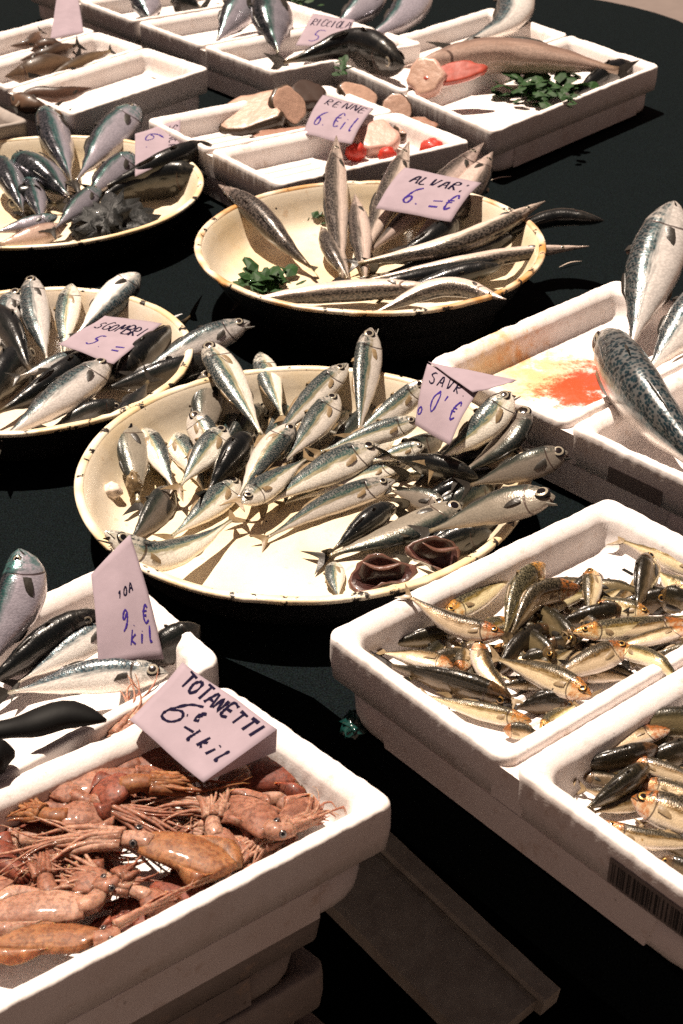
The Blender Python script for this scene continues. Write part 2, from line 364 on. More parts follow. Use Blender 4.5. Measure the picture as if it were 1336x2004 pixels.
        for k in range(1):
            fy = lb / 2; hw = (lb - .17) / 2
            for xx in (x0 + .0025, x1 - .0105):
                vv = [(xx + xo, fy + sy * hw, zz) for zz in (-base + .003, -drop - .0005) for xo, sy in ((0, -1), (.0085, -1), (.0085, 1), (0, 1))]
                link('foot', [world(v) for v in vv], [[0, 3, 2, 1], [4, 5, 6, 7]] + [[i, (i + 1) % 4, 4 + (i + 1) % 4, 4 + i] for i in range(4)], mats, root, smooth=False)
    for ci, (c0, c1) in enumerate(cells):        # drain slots in the floor along the walls
        xm0, xm1 = c0 * la + .06, c1 * la - .06
        for k in range(2):
            fx = xm0 + (xm1 - xm0) * (k + .2) / 1.4
            for yy in (.045, lb - .052):
                vv = [(fx - .008, yy, -depth + .0006), (fx + .008, yy, -depth + .0006), (fx + .008, yy + .005, -depth + .0006), (fx - .008, yy + .005, -depth + .0006)]
                link('drain_slot', [world(v) for v in vv], [[0, 1, 2, 3]], M['black_plastic'], root, smooth=False)
        if ribs:
            for k in range(5):
                fx = xm0 + (xm1 - xm0) * k / 4
                for y0 in (.08, lb * .5 + .03):
                    y1 = y0 + lb * .5 - .11
                    vv = [world((fx + dx, yy, -depth + dz)) for yy in (y0, y1) for dx, dz in ((-.004, .0003), (-.002, .0028), (.002, .0028), (.004, .0003))]
                    link('rib', vv, [[0, 1, 5, 4], [1, 2, 6, 5], [2, 3, 7, 6], [0, 3, 2, 1], [4, 5, 6, 7]], mats, root, smooth=False)
    # origin at the corner, on the ground of the tray
    c = world((la / 2, lb / 2, -base))
    root.data.transform(Matrix.Translation(-c)); root.location = c
    for ch in root.children: ch.data.transform(Matrix.Translation(-c))
    return root, c
ZR = .85
def ext(p0, p1, k):    # pixel line prolonged on the rim plane
    a = U(*p0, ZR); b = U(*p1, ZR); return tuple(a + (b - a) * k)
tA, _ = tray('fish_tray', (633, 1237), ext((633, 1237), (990, 1493), 2.02), (1190, 970), [(0, .493), (.507, 1)], ZR, M['foam'], 'double white foam tray of golden sardines at the right edge', seed=1, ribs=True)
st = []
cD = U(835, 705, ZR); d1 = U(1205, 545, ZR); d2 = U(1105, 830, ZR)
cenD = cD + (d1 - cD) * .5 + (d2 - cD) * 1.0 - Vector((0, 0, .10))
bl = U(1160, 748, .80) - cenD; bl2 = U(1090, 735, .80) - cenD; bl3 = U(1010, 745, .80) - cenD
M['foam_blood'] = foam_mat('blood_stained_foam', [(tuple(bl3), .11, (.66, .48, .24), .7), (tuple(bl2), .10, (.62, .30, .12), .7), (tuple(bl), .075, (.46, .035, .010), .95), (tuple(U(1115, 772, .80) - cenD), .062, (.50, .05, .012), .95)])
tD, cc = tray('fish_tray', (835, 705), tuple(cD + (d2 - cD) * 2.02), (1205, 545), [(0, .493), (.507, 1)], ZR, M['foam_blood'], 'white foam tray stained with fresh blood, under big mackerel', seed=2)
tC1, _ = tray('fish_tray', (780, 1568), (440, 1335), ext((780, 1568), (0, 1978), 1.12), [(0, 1)], ZR, M['foam'], 'white foam tray heaped with brown squid in the near corner', seed=3)
tC2, _ = tray('fish_tray', (437, 1290), (222, 1096), ext((437, 1290), (0, 1525), 1.3), [(0, 1)], ZR - .003, M['foam'], 'small white foam tray of silver fish behind the squid', seed=4)
tE, _ = tray('fish_tray', (965, 258), (638, 112), (1292, 128), [(0, .494), (.506, 1)], ZR, M['foam'], 'far right white foam tray holding a long brown fish and parsley', seed=5)
tG, _ = tray('fish_tray', (285, 233), (545, 362), (640, 165), [(0, .494), (.506, 1)], ZR, M['foam'], 'white foam tray with fish steaks and tomatoes, half of it empty', seed=6, ribs=True)
oF = U(410, 133, ZR); f1 = U(165, 215, ZR) - oF; f1 = f1.normalized() * .44; f2 = (U(285, 92, ZR) - oF)
tF, _ = tray('fish_tray', tuple(oF), tuple(oF + f2 * 2.6), tuple(oF + f1), [(0, .38), (.388, .70), (.708, 1)], ZR, M['foam'], 'far left white foam tray with scattered brown fish scraps', seed=7)
oH = U(537, 142, ZR); h1 = Vector((-.62, .785, 0)) ; h2 = Vector((.80, .60, 0))
tH, _ = tray('fish_tray', tuple(oH), tuple(oH + h1 * .60), tuple(oH + h2 * .44), [(0, .494), (.506, 1)], ZR, M['foam'], 'white foam tray at the top edge with upright silver fish', seed=8)
tH2, _ = tray('fish_tray', tuple(oH + h1 * .615), tuple(oH + h1 * 1.2), tuple(oH + h2 * .44 + h1 * .615), [(0, .494), (.506, 1)], ZR, M['foam'], 'furthest white foam tray cut off by the top edge', seed=9)
oI = U(57, 236, ZR)
tI, _ = tray('fish_tray', tuple(oI), tuple(oI + Vector((-.62, .78, 0)) * .27), tuple(oI + Vector((-.80, -.6, 0)) * .4), [(0, 1)], ZR - .02, M['foam_dirty_shaded'], 'corner of a grubby foam tray at the left edge', seed=10)
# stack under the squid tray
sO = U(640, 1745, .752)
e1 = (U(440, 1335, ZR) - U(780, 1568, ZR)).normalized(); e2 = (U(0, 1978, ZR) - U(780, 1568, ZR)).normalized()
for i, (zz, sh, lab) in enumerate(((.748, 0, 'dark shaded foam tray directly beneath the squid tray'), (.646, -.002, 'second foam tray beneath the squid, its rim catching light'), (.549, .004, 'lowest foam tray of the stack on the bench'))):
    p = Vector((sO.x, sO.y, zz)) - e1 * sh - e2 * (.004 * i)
    tray('fish_tray', tuple(p), tuple(p + e1 * .25), tuple(p + e2 * .44), [(0, 1)], zz, M['foam_dirty_shaded'], lab, 'stacked foam trays under the squid', seed=20 + i, base=.097)

# ------------------------------------------------------------------ basins
def basin(cx, cy, r, zr, mat, rmat, label, seed, depth=.066):
    rg = random.Random(seed); n = 120
    prof_in = [(r - .012, -.0015), (r - .016, -.006), (r - .024, -.022), (r - .036, -.045), (r - .048, -depth + .008), (r - .062, -depth + .001), (r - .09, -depth), (r * .5, -depth), (r * .2, -depth + .0004)]
    V = []; Fc = []
    def P(rad, z, k):
        a = 2 * math.pi * k / n; wob = 1 + .006 * mnoise.noise((math.cos(a) * 1.5 + seed, math.sin(a) * 1.5, 0))
        return (rad * wob * math.cos(a), rad * wob * math.sin(a), z + .0012 * mnoise.noise((math.cos(a) * 4, math.sin(a) * 4, seed)))
    def lathe(prof, cap):
        V = [P(q, z, k) for q, z in prof for k in range(n)]
        Fc = [[i * n + k, i * n + (k + 1) % n, (i + 1) * n + (k + 1) % n, (i + 1) * n + k] for i in range(len(prof) - 1) for k in range(n)]
        if cap: V.append((0, 0, prof[-1][1])); Fc += [[(len(prof) - 1) * n + k, (len(prof) - 1) * n + (k + 1) % n, len(V) - 1] for k in range(n)]
        return V, Fc
    V, Fc = lathe(prof_in, True)
    root = link('enamel_basin', V, Fc, mat); root.location = (cx, cy, zr)
    tag(root, label, 'basin', 'round enamel basins of fish')
    V, Fc = lathe([(r - .012, -.0015), (r - .011, .0012), (r - .007, .0026), (r - .002, .0022), (r, 0), (r - .001, -.004), (r - .005, -.005)], False)
    # chipped rim: dents
    V = [(x, y, z - max(0, mnoise.noise((x * 45, y * 45, seed)) - .25) * .006) for x, y, z in V]
    link('rim', V, Fc, rmat, root)
    V, Fc = lathe([(r - .005, -.005), (r - .018, -.020), (r - .034, -.047), (r - .047, -depth - .001), (r - .06, -depth - .006), (r * .3, -depth - .006)], True)
    link('outer_shell', V, Fc, M['pan_out'], root)
    if zr > .83:
        V, Fc = lathe([(r - .075, -depth - .004), (r - .075, TZ - zr)], True); link('stand_ring', V, Fc, M['pan_out'], root)
    return root
BZ = .82
b1 = basin(-.049, 1.563, .2905, BZ, M['enamel'], M['rim'], 'big cream enamel basin of horse mackerel in the centre', 3)
BZ2 = .86
b2 = basin(.048, 2.236, .291, BZ2, M['enamel'], M['rim_rust'], 'cream basin with rusty rim holding slender pinkish fish', 5)
b3 = basin(-.462, 1.893, .243, BZ, M['enamel_white'], M['rim'], 'enamel basin of mackerel cut off by the left edge', 8)
b4 = basin(-.570, 2.610, .308, BZ, M['enamel'], M['rim'], 'basin of dark shiny small tuna at upper left', 11)
FL = {'T': TZ, 'b1': BZ - .066, 'b2': BZ2 - .066, 'b3': BZ - .066, 'b4': BZ - .066, 'A': ZR - .048, 'C': ZR - .048, 'D': ZR - .048, 'E': ZR - .048, 'G': ZR - .048, 'H': ZR - .048, 'F': ZR - .048}

# ------------------------------------------------------------------ fish
PROF = {   # u: half height, half width (fractions of max)
 'horse_mackerel': [(0, .10, .10), (.02, .26, .26), (.06, .50, .50), (.12, .76, .74), (.20, .94, .92), (.32, 1, 1), (.45, .95, .94), (.60, .74, .72), (.75, .45, .46), (.86, .22, .26), (.94, .13, .17), (1, .15, .10)],
 'mackerel': [(0, .08, .08), (.03, .30, .30), (.09, .58, .56), (.18, .86, .84), (.32, 1, 1), (.46, .98, .97), (.62, .76, .76), (.76, .46, .48), (.87, .20, .24), (.95, .10, .14), (1, .12, .08)],
 'sardine': [(0, .12, .12), (.03, .34, .34), (.09, .62, .62), (.18, .88, .86), (.30, 1, 1), (.46, .97, .96), (.62, .78, .78), (.76, .52, .52), (.88, .27, .28), (.96, .17, .16), (1, .18, .08)],
 'tuna': [(0, .10, .10), (.03, .36, .36), (.09, .66, .64), (.18, .90, .88), (.32, 1, 1), (.46, .97, .97), (.62, .72, .74), (.76, .40, .44), (.87, .16, .22), (.95, .08, .14), (1, .10, .06)],
 'slender': [(0, .05, .05), (.03, .14, .14), (.10, .36, .36), (.18, .62, .62), (.28, .88, .86), (.42, 1, 1), (.60, .94, .93), (.76, .66, .66), (.88, .36, .36), (.96, .20, .20), (1, .22, .10)],
}
WR = {'horse_mackerel': .52, 'mackerel': .70, 'sardine': .58, 'tuna': .72, 'slender': .82}
KIND = {  # material key, profile, eye radius (of half height), iris, fin mat, english name
 'hm': ('horse_mackerel', 'horse_mackerel', .33, 'eye_iris', 'fin', 'horse_mackerel'),
 'mk': ('mackerel', 'mackerel', .30, 'eye_iris', 'fin_dark', 'mackerel'),
 'sd': ('sardine', 'sardine', .28, 'eye_gold', 'fin', 'sardine'),
 'tn': ('tuna', 'tuna', .18, 'eye_iris', 'fin_dark', 'small_tuna'),
 'bc': ('barracuda', 'slender', .22, 'eye_iris', 'fin_dark', 'slender_fish'),
 'hk': ('hake', 'slender', .2, 'eye_iris', 'fin_dark', 'long_fish'),
 'dk': ('dark_fish', 'mackerel', .25, 'eye_iris', 'fin_dark', 'dark_fish'),
 'dh': ('dark_shaded_hm', 'horse_mackerel', .40, 'eye_iris', 'fin_dark', 'horse_mackerel'),
 'ds': ('dark_sd', 'sardine', .25, 'eye_gold', 'fin_dark', 'sardine'),
 'br': ('brown_fish', 'slender', .2, 'eye_iris', 'fin_dark', 'brown_fish'),
}
DIRS = {'u': (0, -1), 'd': (0, 1), 'l': (-1, 0), 'r': (1, 0)}
fcount = [0]
def eye_mesh():
    rings = [(0, .34), (.30, .33), (.56, .29), (.58, .285), (.80, .20), (.88, .14), (1.0, .02), (1.12, -.10)]; n = 18
    V = [(0, 0, rings[0][1])]; mi = []; Fc = []
    for r_, z in rings[1:]: V += [(r_ * math.cos(2 * math.pi * k / n), r_ * math.sin(2 * math.pi * k / n), z) for k in range(n)]
    for k in range(n): Fc.append([0, 1 + k, 1 + (k + 1) % n]); mi.append(0)
    for i in range(len(rings) - 2):
        for k in range(n):
            Fc.append([1 + i * n + k, 1 + (i + 1) * n + k, 1 + (i + 1) * n + (k + 1) % n, 1 + i * n + (k + 1) % n]); mi.append(0 if i < 2 else (1 if i < 4 else 0))
    return V, Fc, mi
EV, EF, EM = eye_mesh()
def fish(kind, cont, pts, wpx, d, k, label, eye=True, tail=True, jaw=0, group=None, pect=True, dfin=True, cut=None, esc=1.0, wr=None):
    """pts: (px, py, z in cm over the container floor) from snout to tail root; wpx: apparent width in photo pixels; d: side of the picture its back points to; k: 0 flank to the viewer, 90 back to the viewer, negative belly"""
    mk, pf, er, iris, fm, name = KIND[kind]; fcount[0] += 1; rg = random.Random(fcount[0] * 13 + 5)
    fl = FL[cont] if isinstance(cont, str) else cont
    P = [U(p[0], p[1], fl + p[2] / 100) for p in pts]
    if len(P) == 2: # slight bend of a limp body
        mid = (P[0] + P[1]) / 2; s_ = (P[1] - P[0]).cross(CAM - mid).normalized(); P = [P[0], mid + s_ * (P[1] - P[0]).length * rg.uniform(-.055, .055) , P[1]]
    N, K = 34, 20
    C, Len = spline(P, N)
    mid = C[N // 2]; half = wpx * .5 * m_per_px(mid) * {'hm': .86, 'dh': .90, 'sd': .92, 'ds': .92, 'mk': .98}.get(kind, 1.0); kr = R(k)
    ratio = wr or WR[pf]
    h = half / math.sqrt(math.cos(kr) ** 2 + (ratio * math.sin(kr)) ** 2); h = min(h, half * 1.35); wl_ = h * ratio
    v0 = ((CAM - mid).normalized() * .5 + Vector((0, 0, .5))).normalized(); t0 = (C[-1] - C[0]).normalized()
    s0 = t0.cross(v0).normalized()
    dx, dy = 0, 0
    for ch in d: dx += DIRS[ch][0]; dy += DIRS[ch][1]
    want = Vector((dx, -dy * sP, -dy * cP))
    if s0.dot(want) < 0: s0 = -s0; flip = True
    V = []; fu = []; fv = []; frames = []
    ph = rg.uniform(0, 50)
    for i in range(N):
        u = i / (N - 1); c = C[i]; t = (C[min(i + 1, N - 1)] - C[max(i - 1, 0)]).normalized()
        vv = v0 - t * v0.dot(t); vv.normalize(); s = s0 - t * s0.dot(t) - vv * s0.dot(vv)
        if s.length < 1e-6: s = t.cross(vv)
        s.normalize(); D = s * math.cos(kr) + vv * math.sin(kr); B = t.cross(D)
        hh, ww = interp(PROF[pf], u); hh *= h; ww *= wl_
        frames.append((c, t, D, B, hh, ww))
        for j in range(K):
            a = 2 * math.pi * j / K; ca, sa = math.cos(a), math.sin(a)
            e = 1 + .02 * mnoise.noise((u * 9 + ph, math.cos(a) * 1.3, math.sin(a) * 1.3))
            sg = .92 if ca < 0 and .12 < u < .55 else 1.0
            gp = 1.0 - (.05 if abs(u - .215) < .012 and abs(ca) < .85 else 0)
            V.append(c + D * (hh * ca * e * (1.04 if ca < 0 else .97)) + B * (math.copysign(abs(sa) ** .88, sa) * ww * e * sg * gp))
            fu.append(u); fv.append(1 - abs(1 - j / K * 2))
    Fc = [[i * K + j, i * K + (j + 1) % K, (i + 1) * K + (j + 1) % K, (i + 1) * K + j] for i in range(N - 1) for j in range(K)]
    V.append(C[0] - frames[0][1] * h * .05); fu.append(0); fv.append(.5); Fc += [[len(V) - 1, (j + 1) % K, j] for j in range(K)]
    V.append(C[-1]); fu.append(1); fv.append(.5); Fc += [[len(V) - 1, (N - 1) * K + j, (N - 1) * K + (j + 1) % K] for j in range(K)]
    root = link(name, V, Fc, M[mk], attrs={'fu': fu, 'fv': fv})
    def at(u): return frames[min(N - 1, max(0, int(round(u * (N - 1)))))]
    if eye:
        fe = at(.10 if pf != 'slender' else .12); c, t, D, B, hh, ww = fe
        er_ = h * er * esc
        for sgn in (1, -1):
            if (B * sgn).dot(v0) < -.75: continue      # the side the fish lies on
            q = .30; pc = c + D * (hh * q) + B * (sgn * ww * math.sqrt(1 - q * q) ** .88 * .93)
            nrm = (B * sgn * .92 + D * .30).normalized(); ex = t - nrm * t.dot(nrm); ex.normalize(); ey = nrm.cross(ex)
            e = link('eye', [pc + ex * x * er_ + ey * y * er_ + nrm * z * er_ * .75 for x, y, z in EV], EF, [M['pupil'], M[iris]], root, mi=EM)
    if tail:
        c, t, D, B, hh, ww = frames[-1]; tl = h * rg.uniform(1.05, 1.3); sp = h * rg.uniform(.75, 1.0); n = 6; V = []; Fc = []
        tw = B * rg.uniform(-.25, .25)
        for i in range(n + 1):
            for j in range(9):
                q = -1 + j / 4; f = i / n
                reach = tl * (.45 + .55 * abs(q) ** 1.1)
                V.append(c - t * (h * .06) + t * (reach * f) + (D + tw * f) * (q * (hh * .9 + (sp - hh * .9) * f ** .8)) + B * (math.sin(q * 3 + f * 2) * .04 * h * f))
        m = len(V); V = [p + B * .0009 * (1 - .6 * (k_ // 9) / n) for k_, p in enumerate(V)] + [p - B * .0009 * (1 - .6 * (k_ // 9) / n) for k_, p in enumerate(V)]
        for i in range(n):
            for j in range(8):
                a = i * 9 + j; Fc += [[a, a + 1, a + 10, a + 9], [m + a, m + a + 9, m + a + 10, m + a + 1]]
        link('tail_fin', V, Fc, M[fm], root)
    if pect:
        c, t, D, B, hh, ww = at(.235)
        for sgn in (1, -1):
            if (B * sgn).dot(v0) < -.2: continue
            L_ = h * .95; V = []; 
            base = c - D * hh * .18 + B * sgn * ww * 1.0
            for i in range(5):
                f = i / 4; wd = h * .17 * (1 - f) ** .7 * (1 + f) + .0002
                ctr = base + t * L_ * f - D * (h * .28 * f) + B * sgn * (.05 * h * math.sin(f * 3) - f * f * (ww * .25))
                V += [ctr + D * wd, ctr + B * sgn * .06 * h * (1 - f), ctr - D * wd]
            link('pectoral_fin', V, [[i * 3 + j, i * 3 + j + 1, i * 3 + j + 4, i * 3 + j + 3] for i in range(4) for j in range(2)], M[fm], root)
    if dfin:
        for (u0, u1, sgn, ht) in ((.34, .44, 1, .22), (.52, .80, 1, .15), (.56, .80, -1, .14)):
            V = []; m = 8
            for i in range(m + 1):
                f = i / m; c, t, D, B, hh, ww = at(u0 + (u1 - u0) * f); e = h * ht * math.sin(math.pi * min(1, f * 1.5 + .12) ** .8) if f < .9 else h * .03
                b0 = c + D * sgn * hh * .95; V += [b0 - B * .0008, b0 + D * sgn * e + t * e * .7, b0 + B * .0008]
            link('back_fin' if sgn > 0 else 'belly_fin', V, [[i * 3 + j, i * 3 + j + 1, i * 3 + j + 4, i * 3 + j + 3] for i in range(m) for j in range(2)], M[fm], root)
    if jaw:     # lower jaw dropped open
        c, t, D, B, hh, ww = at(.06); n = 7; V = []
        tip = C[0] - t * h * .12 - D * h * (.30 + .35 * jaw)
        for i in range(n):
            f = i / (n - 1); ctr = (c - D * hh * .75).lerp(tip, f); wd = ww * (1 - f * .62) * .85
            V += [ctr + B * wd, ctr - D * h * .10 * (1 - .5 * f), ctr - B * wd, ctr + D * h * .03]
        link('lower_jaw', V, [[i * 4 + j, i * 4 + (j + 1) % 4, i * 4 + 4 + (j + 1) % 4, i * 4 + 4 + j] for i in range(n - 1) for j in range(4)] + [[(n - 1) * 4 + j for j in range(4)]], M[mk], root)
        gc = C[1] - D * h * .18
        link('mouth_lining', [gc + B * ww * .8 , (gc + tip) / 2 + B * ww * .3, (gc + tip) / 2 - B * ww * .3, gc - B * ww * .8, at(.09)[0] - D * hh * .5], [[0, 1, 4], [1, 2, 4], [2, 3, 4], [0, 4, 3]], M['gill_dark'], root)
    recentre(root)
    tag(root, label, 'fish', group)
    return root

G1 = 'horse mackerel heaped in the centre basin'
B1 = [  # leading dk rows are fillers added to mimic the dark right side
 ('dk', [(985, 930, 2.2), (900, 960, 1.6), (800, 985, 1.2)], 60, 'u', 70, 'added black fish standing in for shade at the right of the pile', {'eye': False}),
 ('dk', [(1000, 990, 2.6), (930, 1030, 1.6), (820, 1060, 1)], 62, 'u', 70, 'added black fish standing in for shade behind the gaping pair', {'eye': False}),
 ('dk', [(960, 1040, 3), (890, 1060, 1.6), (800, 1095, 1)], 54, 'u', 60, 'added black fish for the shade along the front right rim', {'eye': False}),
 ('dk', [(1020, 860, 4.6), (950, 890, 3), (850, 925, 1.6)], 60, 'u', 70, 'added black fish for the shade below the heads right of the tag', {'eye': False}),
 ('hm', [(700, 800, 1.1), (600, 860, 1.1), (500, 940, 0.8)], 66, 'l', 15, 'silver horse mackerel low in the middle of the pile', {'eye': False}),
 ('hm', [(770, 860, 0.9), (680, 900, 0.8), (590, 950, 0.8)], 60, 'u', 10, 'silver horse mackerel low below the plump one', {'eye': False}),
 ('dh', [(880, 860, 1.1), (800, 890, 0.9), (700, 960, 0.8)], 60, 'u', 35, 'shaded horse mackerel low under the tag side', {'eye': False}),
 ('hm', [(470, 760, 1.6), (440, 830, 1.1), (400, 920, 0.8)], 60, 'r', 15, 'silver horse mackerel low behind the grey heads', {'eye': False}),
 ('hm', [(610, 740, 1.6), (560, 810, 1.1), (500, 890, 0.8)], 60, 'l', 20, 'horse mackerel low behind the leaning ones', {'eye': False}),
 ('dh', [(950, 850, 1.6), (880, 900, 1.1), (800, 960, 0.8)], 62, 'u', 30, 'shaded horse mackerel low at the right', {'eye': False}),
 ('dh', [(320, 800, 1.6), (310, 880, 1.1), (330, 960, 0.8)], 56, 'l', 30, 'dark horse mackerel low at the left rim', {'eye': False}),
 # under layer
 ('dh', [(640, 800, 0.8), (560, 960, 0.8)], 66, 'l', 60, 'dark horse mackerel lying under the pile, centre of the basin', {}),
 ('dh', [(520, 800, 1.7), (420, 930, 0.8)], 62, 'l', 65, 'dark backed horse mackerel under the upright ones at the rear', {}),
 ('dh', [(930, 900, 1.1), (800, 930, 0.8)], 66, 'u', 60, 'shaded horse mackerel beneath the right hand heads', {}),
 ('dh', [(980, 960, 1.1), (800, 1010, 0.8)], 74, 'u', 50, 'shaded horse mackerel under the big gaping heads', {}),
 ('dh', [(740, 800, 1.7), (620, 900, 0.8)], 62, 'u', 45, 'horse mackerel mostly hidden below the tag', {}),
 ('hm', [(470, 830, 1.7), (430, 960, 0.8)], 60, 'r', 20, 'horse mackerel with only a golden belly strip showing', {}),
 ('hm', [(330, 850, 1.1), (400, 960, 0.8)], 62, 'r', 20, 'silver horse mackerel wedged between two heads at the left', {}),
 # layer on the floor
 ('hm', [(468, 938, 1.8), (400, 1000, 1.4), (335, 1050, 0.8)], 68, 'l', 12, 'horse mackerel with green back and fins spread on basin floor', {}),
 ('hm', [(772, 940, 1.8), (640, 988, 1.4), (522, 1052, 0.8)], 62, 'u', 8, 'whole horse mackerel lying alone in front, forked tail to the left', {}),
 ('hm', [(800, 905, 1.6), (670, 945, 1.4), (555, 985, 0.8)], 46, 'u', 0, 'thin silver horse mackerel squeezed behind the front one', {}),
 ('hm', [(742, 872, 3.6), (630, 925, 2.9), (520, 985, 2.3)], 84, 'u', 5, 'plump pinkish horse mackerel stretched across the middle', {}),
 ('dh', [(335, 955, 1.8), (300, 1010, 1.1), (252, 1062, 0.9)], 62, 'l', 38, 'grey green headless looking fish with tail raised at left', {'eye': False}),
 ('hm', [(205, 1040, 9.8), (295, 1088, 6.3), (385, 1062, 3.4), (452, 1018, 2.3)], 76, 'u', 8, 'gaping horse mackerel resting on the front left rim', {'jaw': 1}),
 ('dh', [(905, 985, 2.5), (790, 1040, 1.8), (640, 1088, 0.9)], 78, 'd', 20, 'long dark horse mackerel with tail fanned on the basin floor', {}),
 ('dk', [(772, 990, 2.0), (710, 1030, 1.6), (650, 1078, 0.8)], 50, 'u', 85, 'small blue black fish lying back up near the front', {}),
 ('dh', [(868, 990, 2.0), (765, 960, 1.4)], 52, 'u', 10, 'horse mackerel showing a white gill and eye in the shade', {}),  # dark skin copy carries the shade here
 ('hm', [(655, 1100, 0.8), (662, 1170, 0.8)], 48, 'l', 10, 'silver tail piece on the front rim by the gaping heads', {'eye': False}),
 # middle layer
 ('hm', [(442, 838, 5.0), (400, 890, 4.1), (352, 950, 2.9)], 72, 'l', 12, 'short horse mackerel with green back among upright heads', {}),
 ('hm', [(282, 838, 4.3), (308, 890, 3.6), (340, 955, 2.5)], 58, 'r', 8, 'silver horse mackerel with pink edged belly at the left', {'eye': False}),
 ('dh', [(245, 826, 5.2), (262, 900, 3.4), (270, 985, 1.1)], 74, 'l', 10, 'dark horse mackerel standing against the left rim', {'esc': 1.1}),
 ('dh', [(412, 728, 5.9), (405, 790, 4.3), (395, 880, 2.3)], 74, 'l', 15, 'grey horse mackerel head up, rear of two heads', {'esc': 1.1}),
 ('hm', [(372, 810, 5.4), (400, 850, 4.1), (420, 920, 2.3)], 66, 'r', 15, 'horse mackerel head with ringed eye in front of the grey head', {'esc': 1.1}),
 ('dk', [(492, 852, 4.3), (450, 905, 3.4), (405, 965, 2.3)], 60, 'l', 75, 'blue black backed fish in the heart of the pile', {}),
 ('hm', [(575, 828, 5.6), (520, 890, 4.5), (466, 975, 3.4)], 66, 'r', 12, 'horse mackerel with dark snout slanting down to its tail', {}),
 ('hm', [(474, 985, 4.3), (530, 945, 4.1), (598, 898, 3.6)], 62, 'l', 12, 'horse mackerel with head down and scaly silver flank', {}),
 ('hm', [(660, 772, 5.9), (610, 840, 4.5), (555, 905, 3.4)], 70, 'l', 10, 'horse mackerel with black gill spot, right of the upper pair', {}),
 ('hm', [(680, 712, 7.2), (610, 780, 5.6), (530, 865, 4.1)], 62, 'l', 10, 'horse mackerel with green back leaning towards upper right', {}),
 ('hm', [(822, 822, 5.4), (730, 850, 4.5), (625, 885, 3.6)], 54, 'u', 14, 'horse mackerel with pale eye below the paper tag', {}),
 ('hm', [(838, 745, 9.6), (770, 800, 6.3), (690, 852, 4.5)], 58, 'u', 12, 'open mouthed horse mackerel touching the left side of the tag', {'jaw': .8}),
 ('hm', [(830, 872, 4.1), (780, 886, 3.4), (720, 905, 2.7)], 40, 'u', 10, 'little horse mackerel head poking out under the tag', {}),
 ('dk', [(935, 935, 4.1), (860, 915, 4.1), (765, 893, 3.4)], 46, 'u', 80, 'dark curved fish showing a green back line', {'eye': False}),
 ('hm', [(1000, 768, 12.0), (940, 840, 9.0), (850, 905, 5.1)], 78, 'l', 8, 'open mouthed horse mackerel right of the tag', {'jaw': .8}),
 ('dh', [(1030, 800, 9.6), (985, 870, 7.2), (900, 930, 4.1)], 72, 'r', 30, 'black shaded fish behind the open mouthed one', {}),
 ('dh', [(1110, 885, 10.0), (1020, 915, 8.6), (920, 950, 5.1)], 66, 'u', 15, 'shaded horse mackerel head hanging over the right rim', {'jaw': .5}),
 ('dh', [(1085, 972, 11.5), (980, 990, 9.6), (840, 1040, 5.6)], 86, 'u', -5, 'large horse mackerel with mouth over the right rim', {'jaw': .6}),  # shade at the right rim put into this darker skin
 # rear, upright
 ('hm', [(508, 690, 7.0), (528, 750, 5.4), (552, 815, 4.1)], 58, 'l', 14, 'short silver tail end leaning on the rear rim', {'eye': False}),
 ('hm', [(404, 668, 9.6), (452, 748, 7.4), (512, 852, 4.5)], 78, 'l', 14, 'horse mackerel climbing over the rear rim, big eye', {'esc': 1.1}),
 ('hm', [(726, 642, 11.0), (716, 730, 7.9), (702, 850, 4.0)], 66, 'l', 20, 'upright horse mackerel standing tallest, mouth to the sky', {'jaw': .6, 'esc': 1.15}),
]
for k_, p, w_, d, a, lab, o_ in B1: fish(k_, 'b1', p, w_, d, a, lab, group=G1, **o_)
G3 = 'mackerel heaped in the left basin'
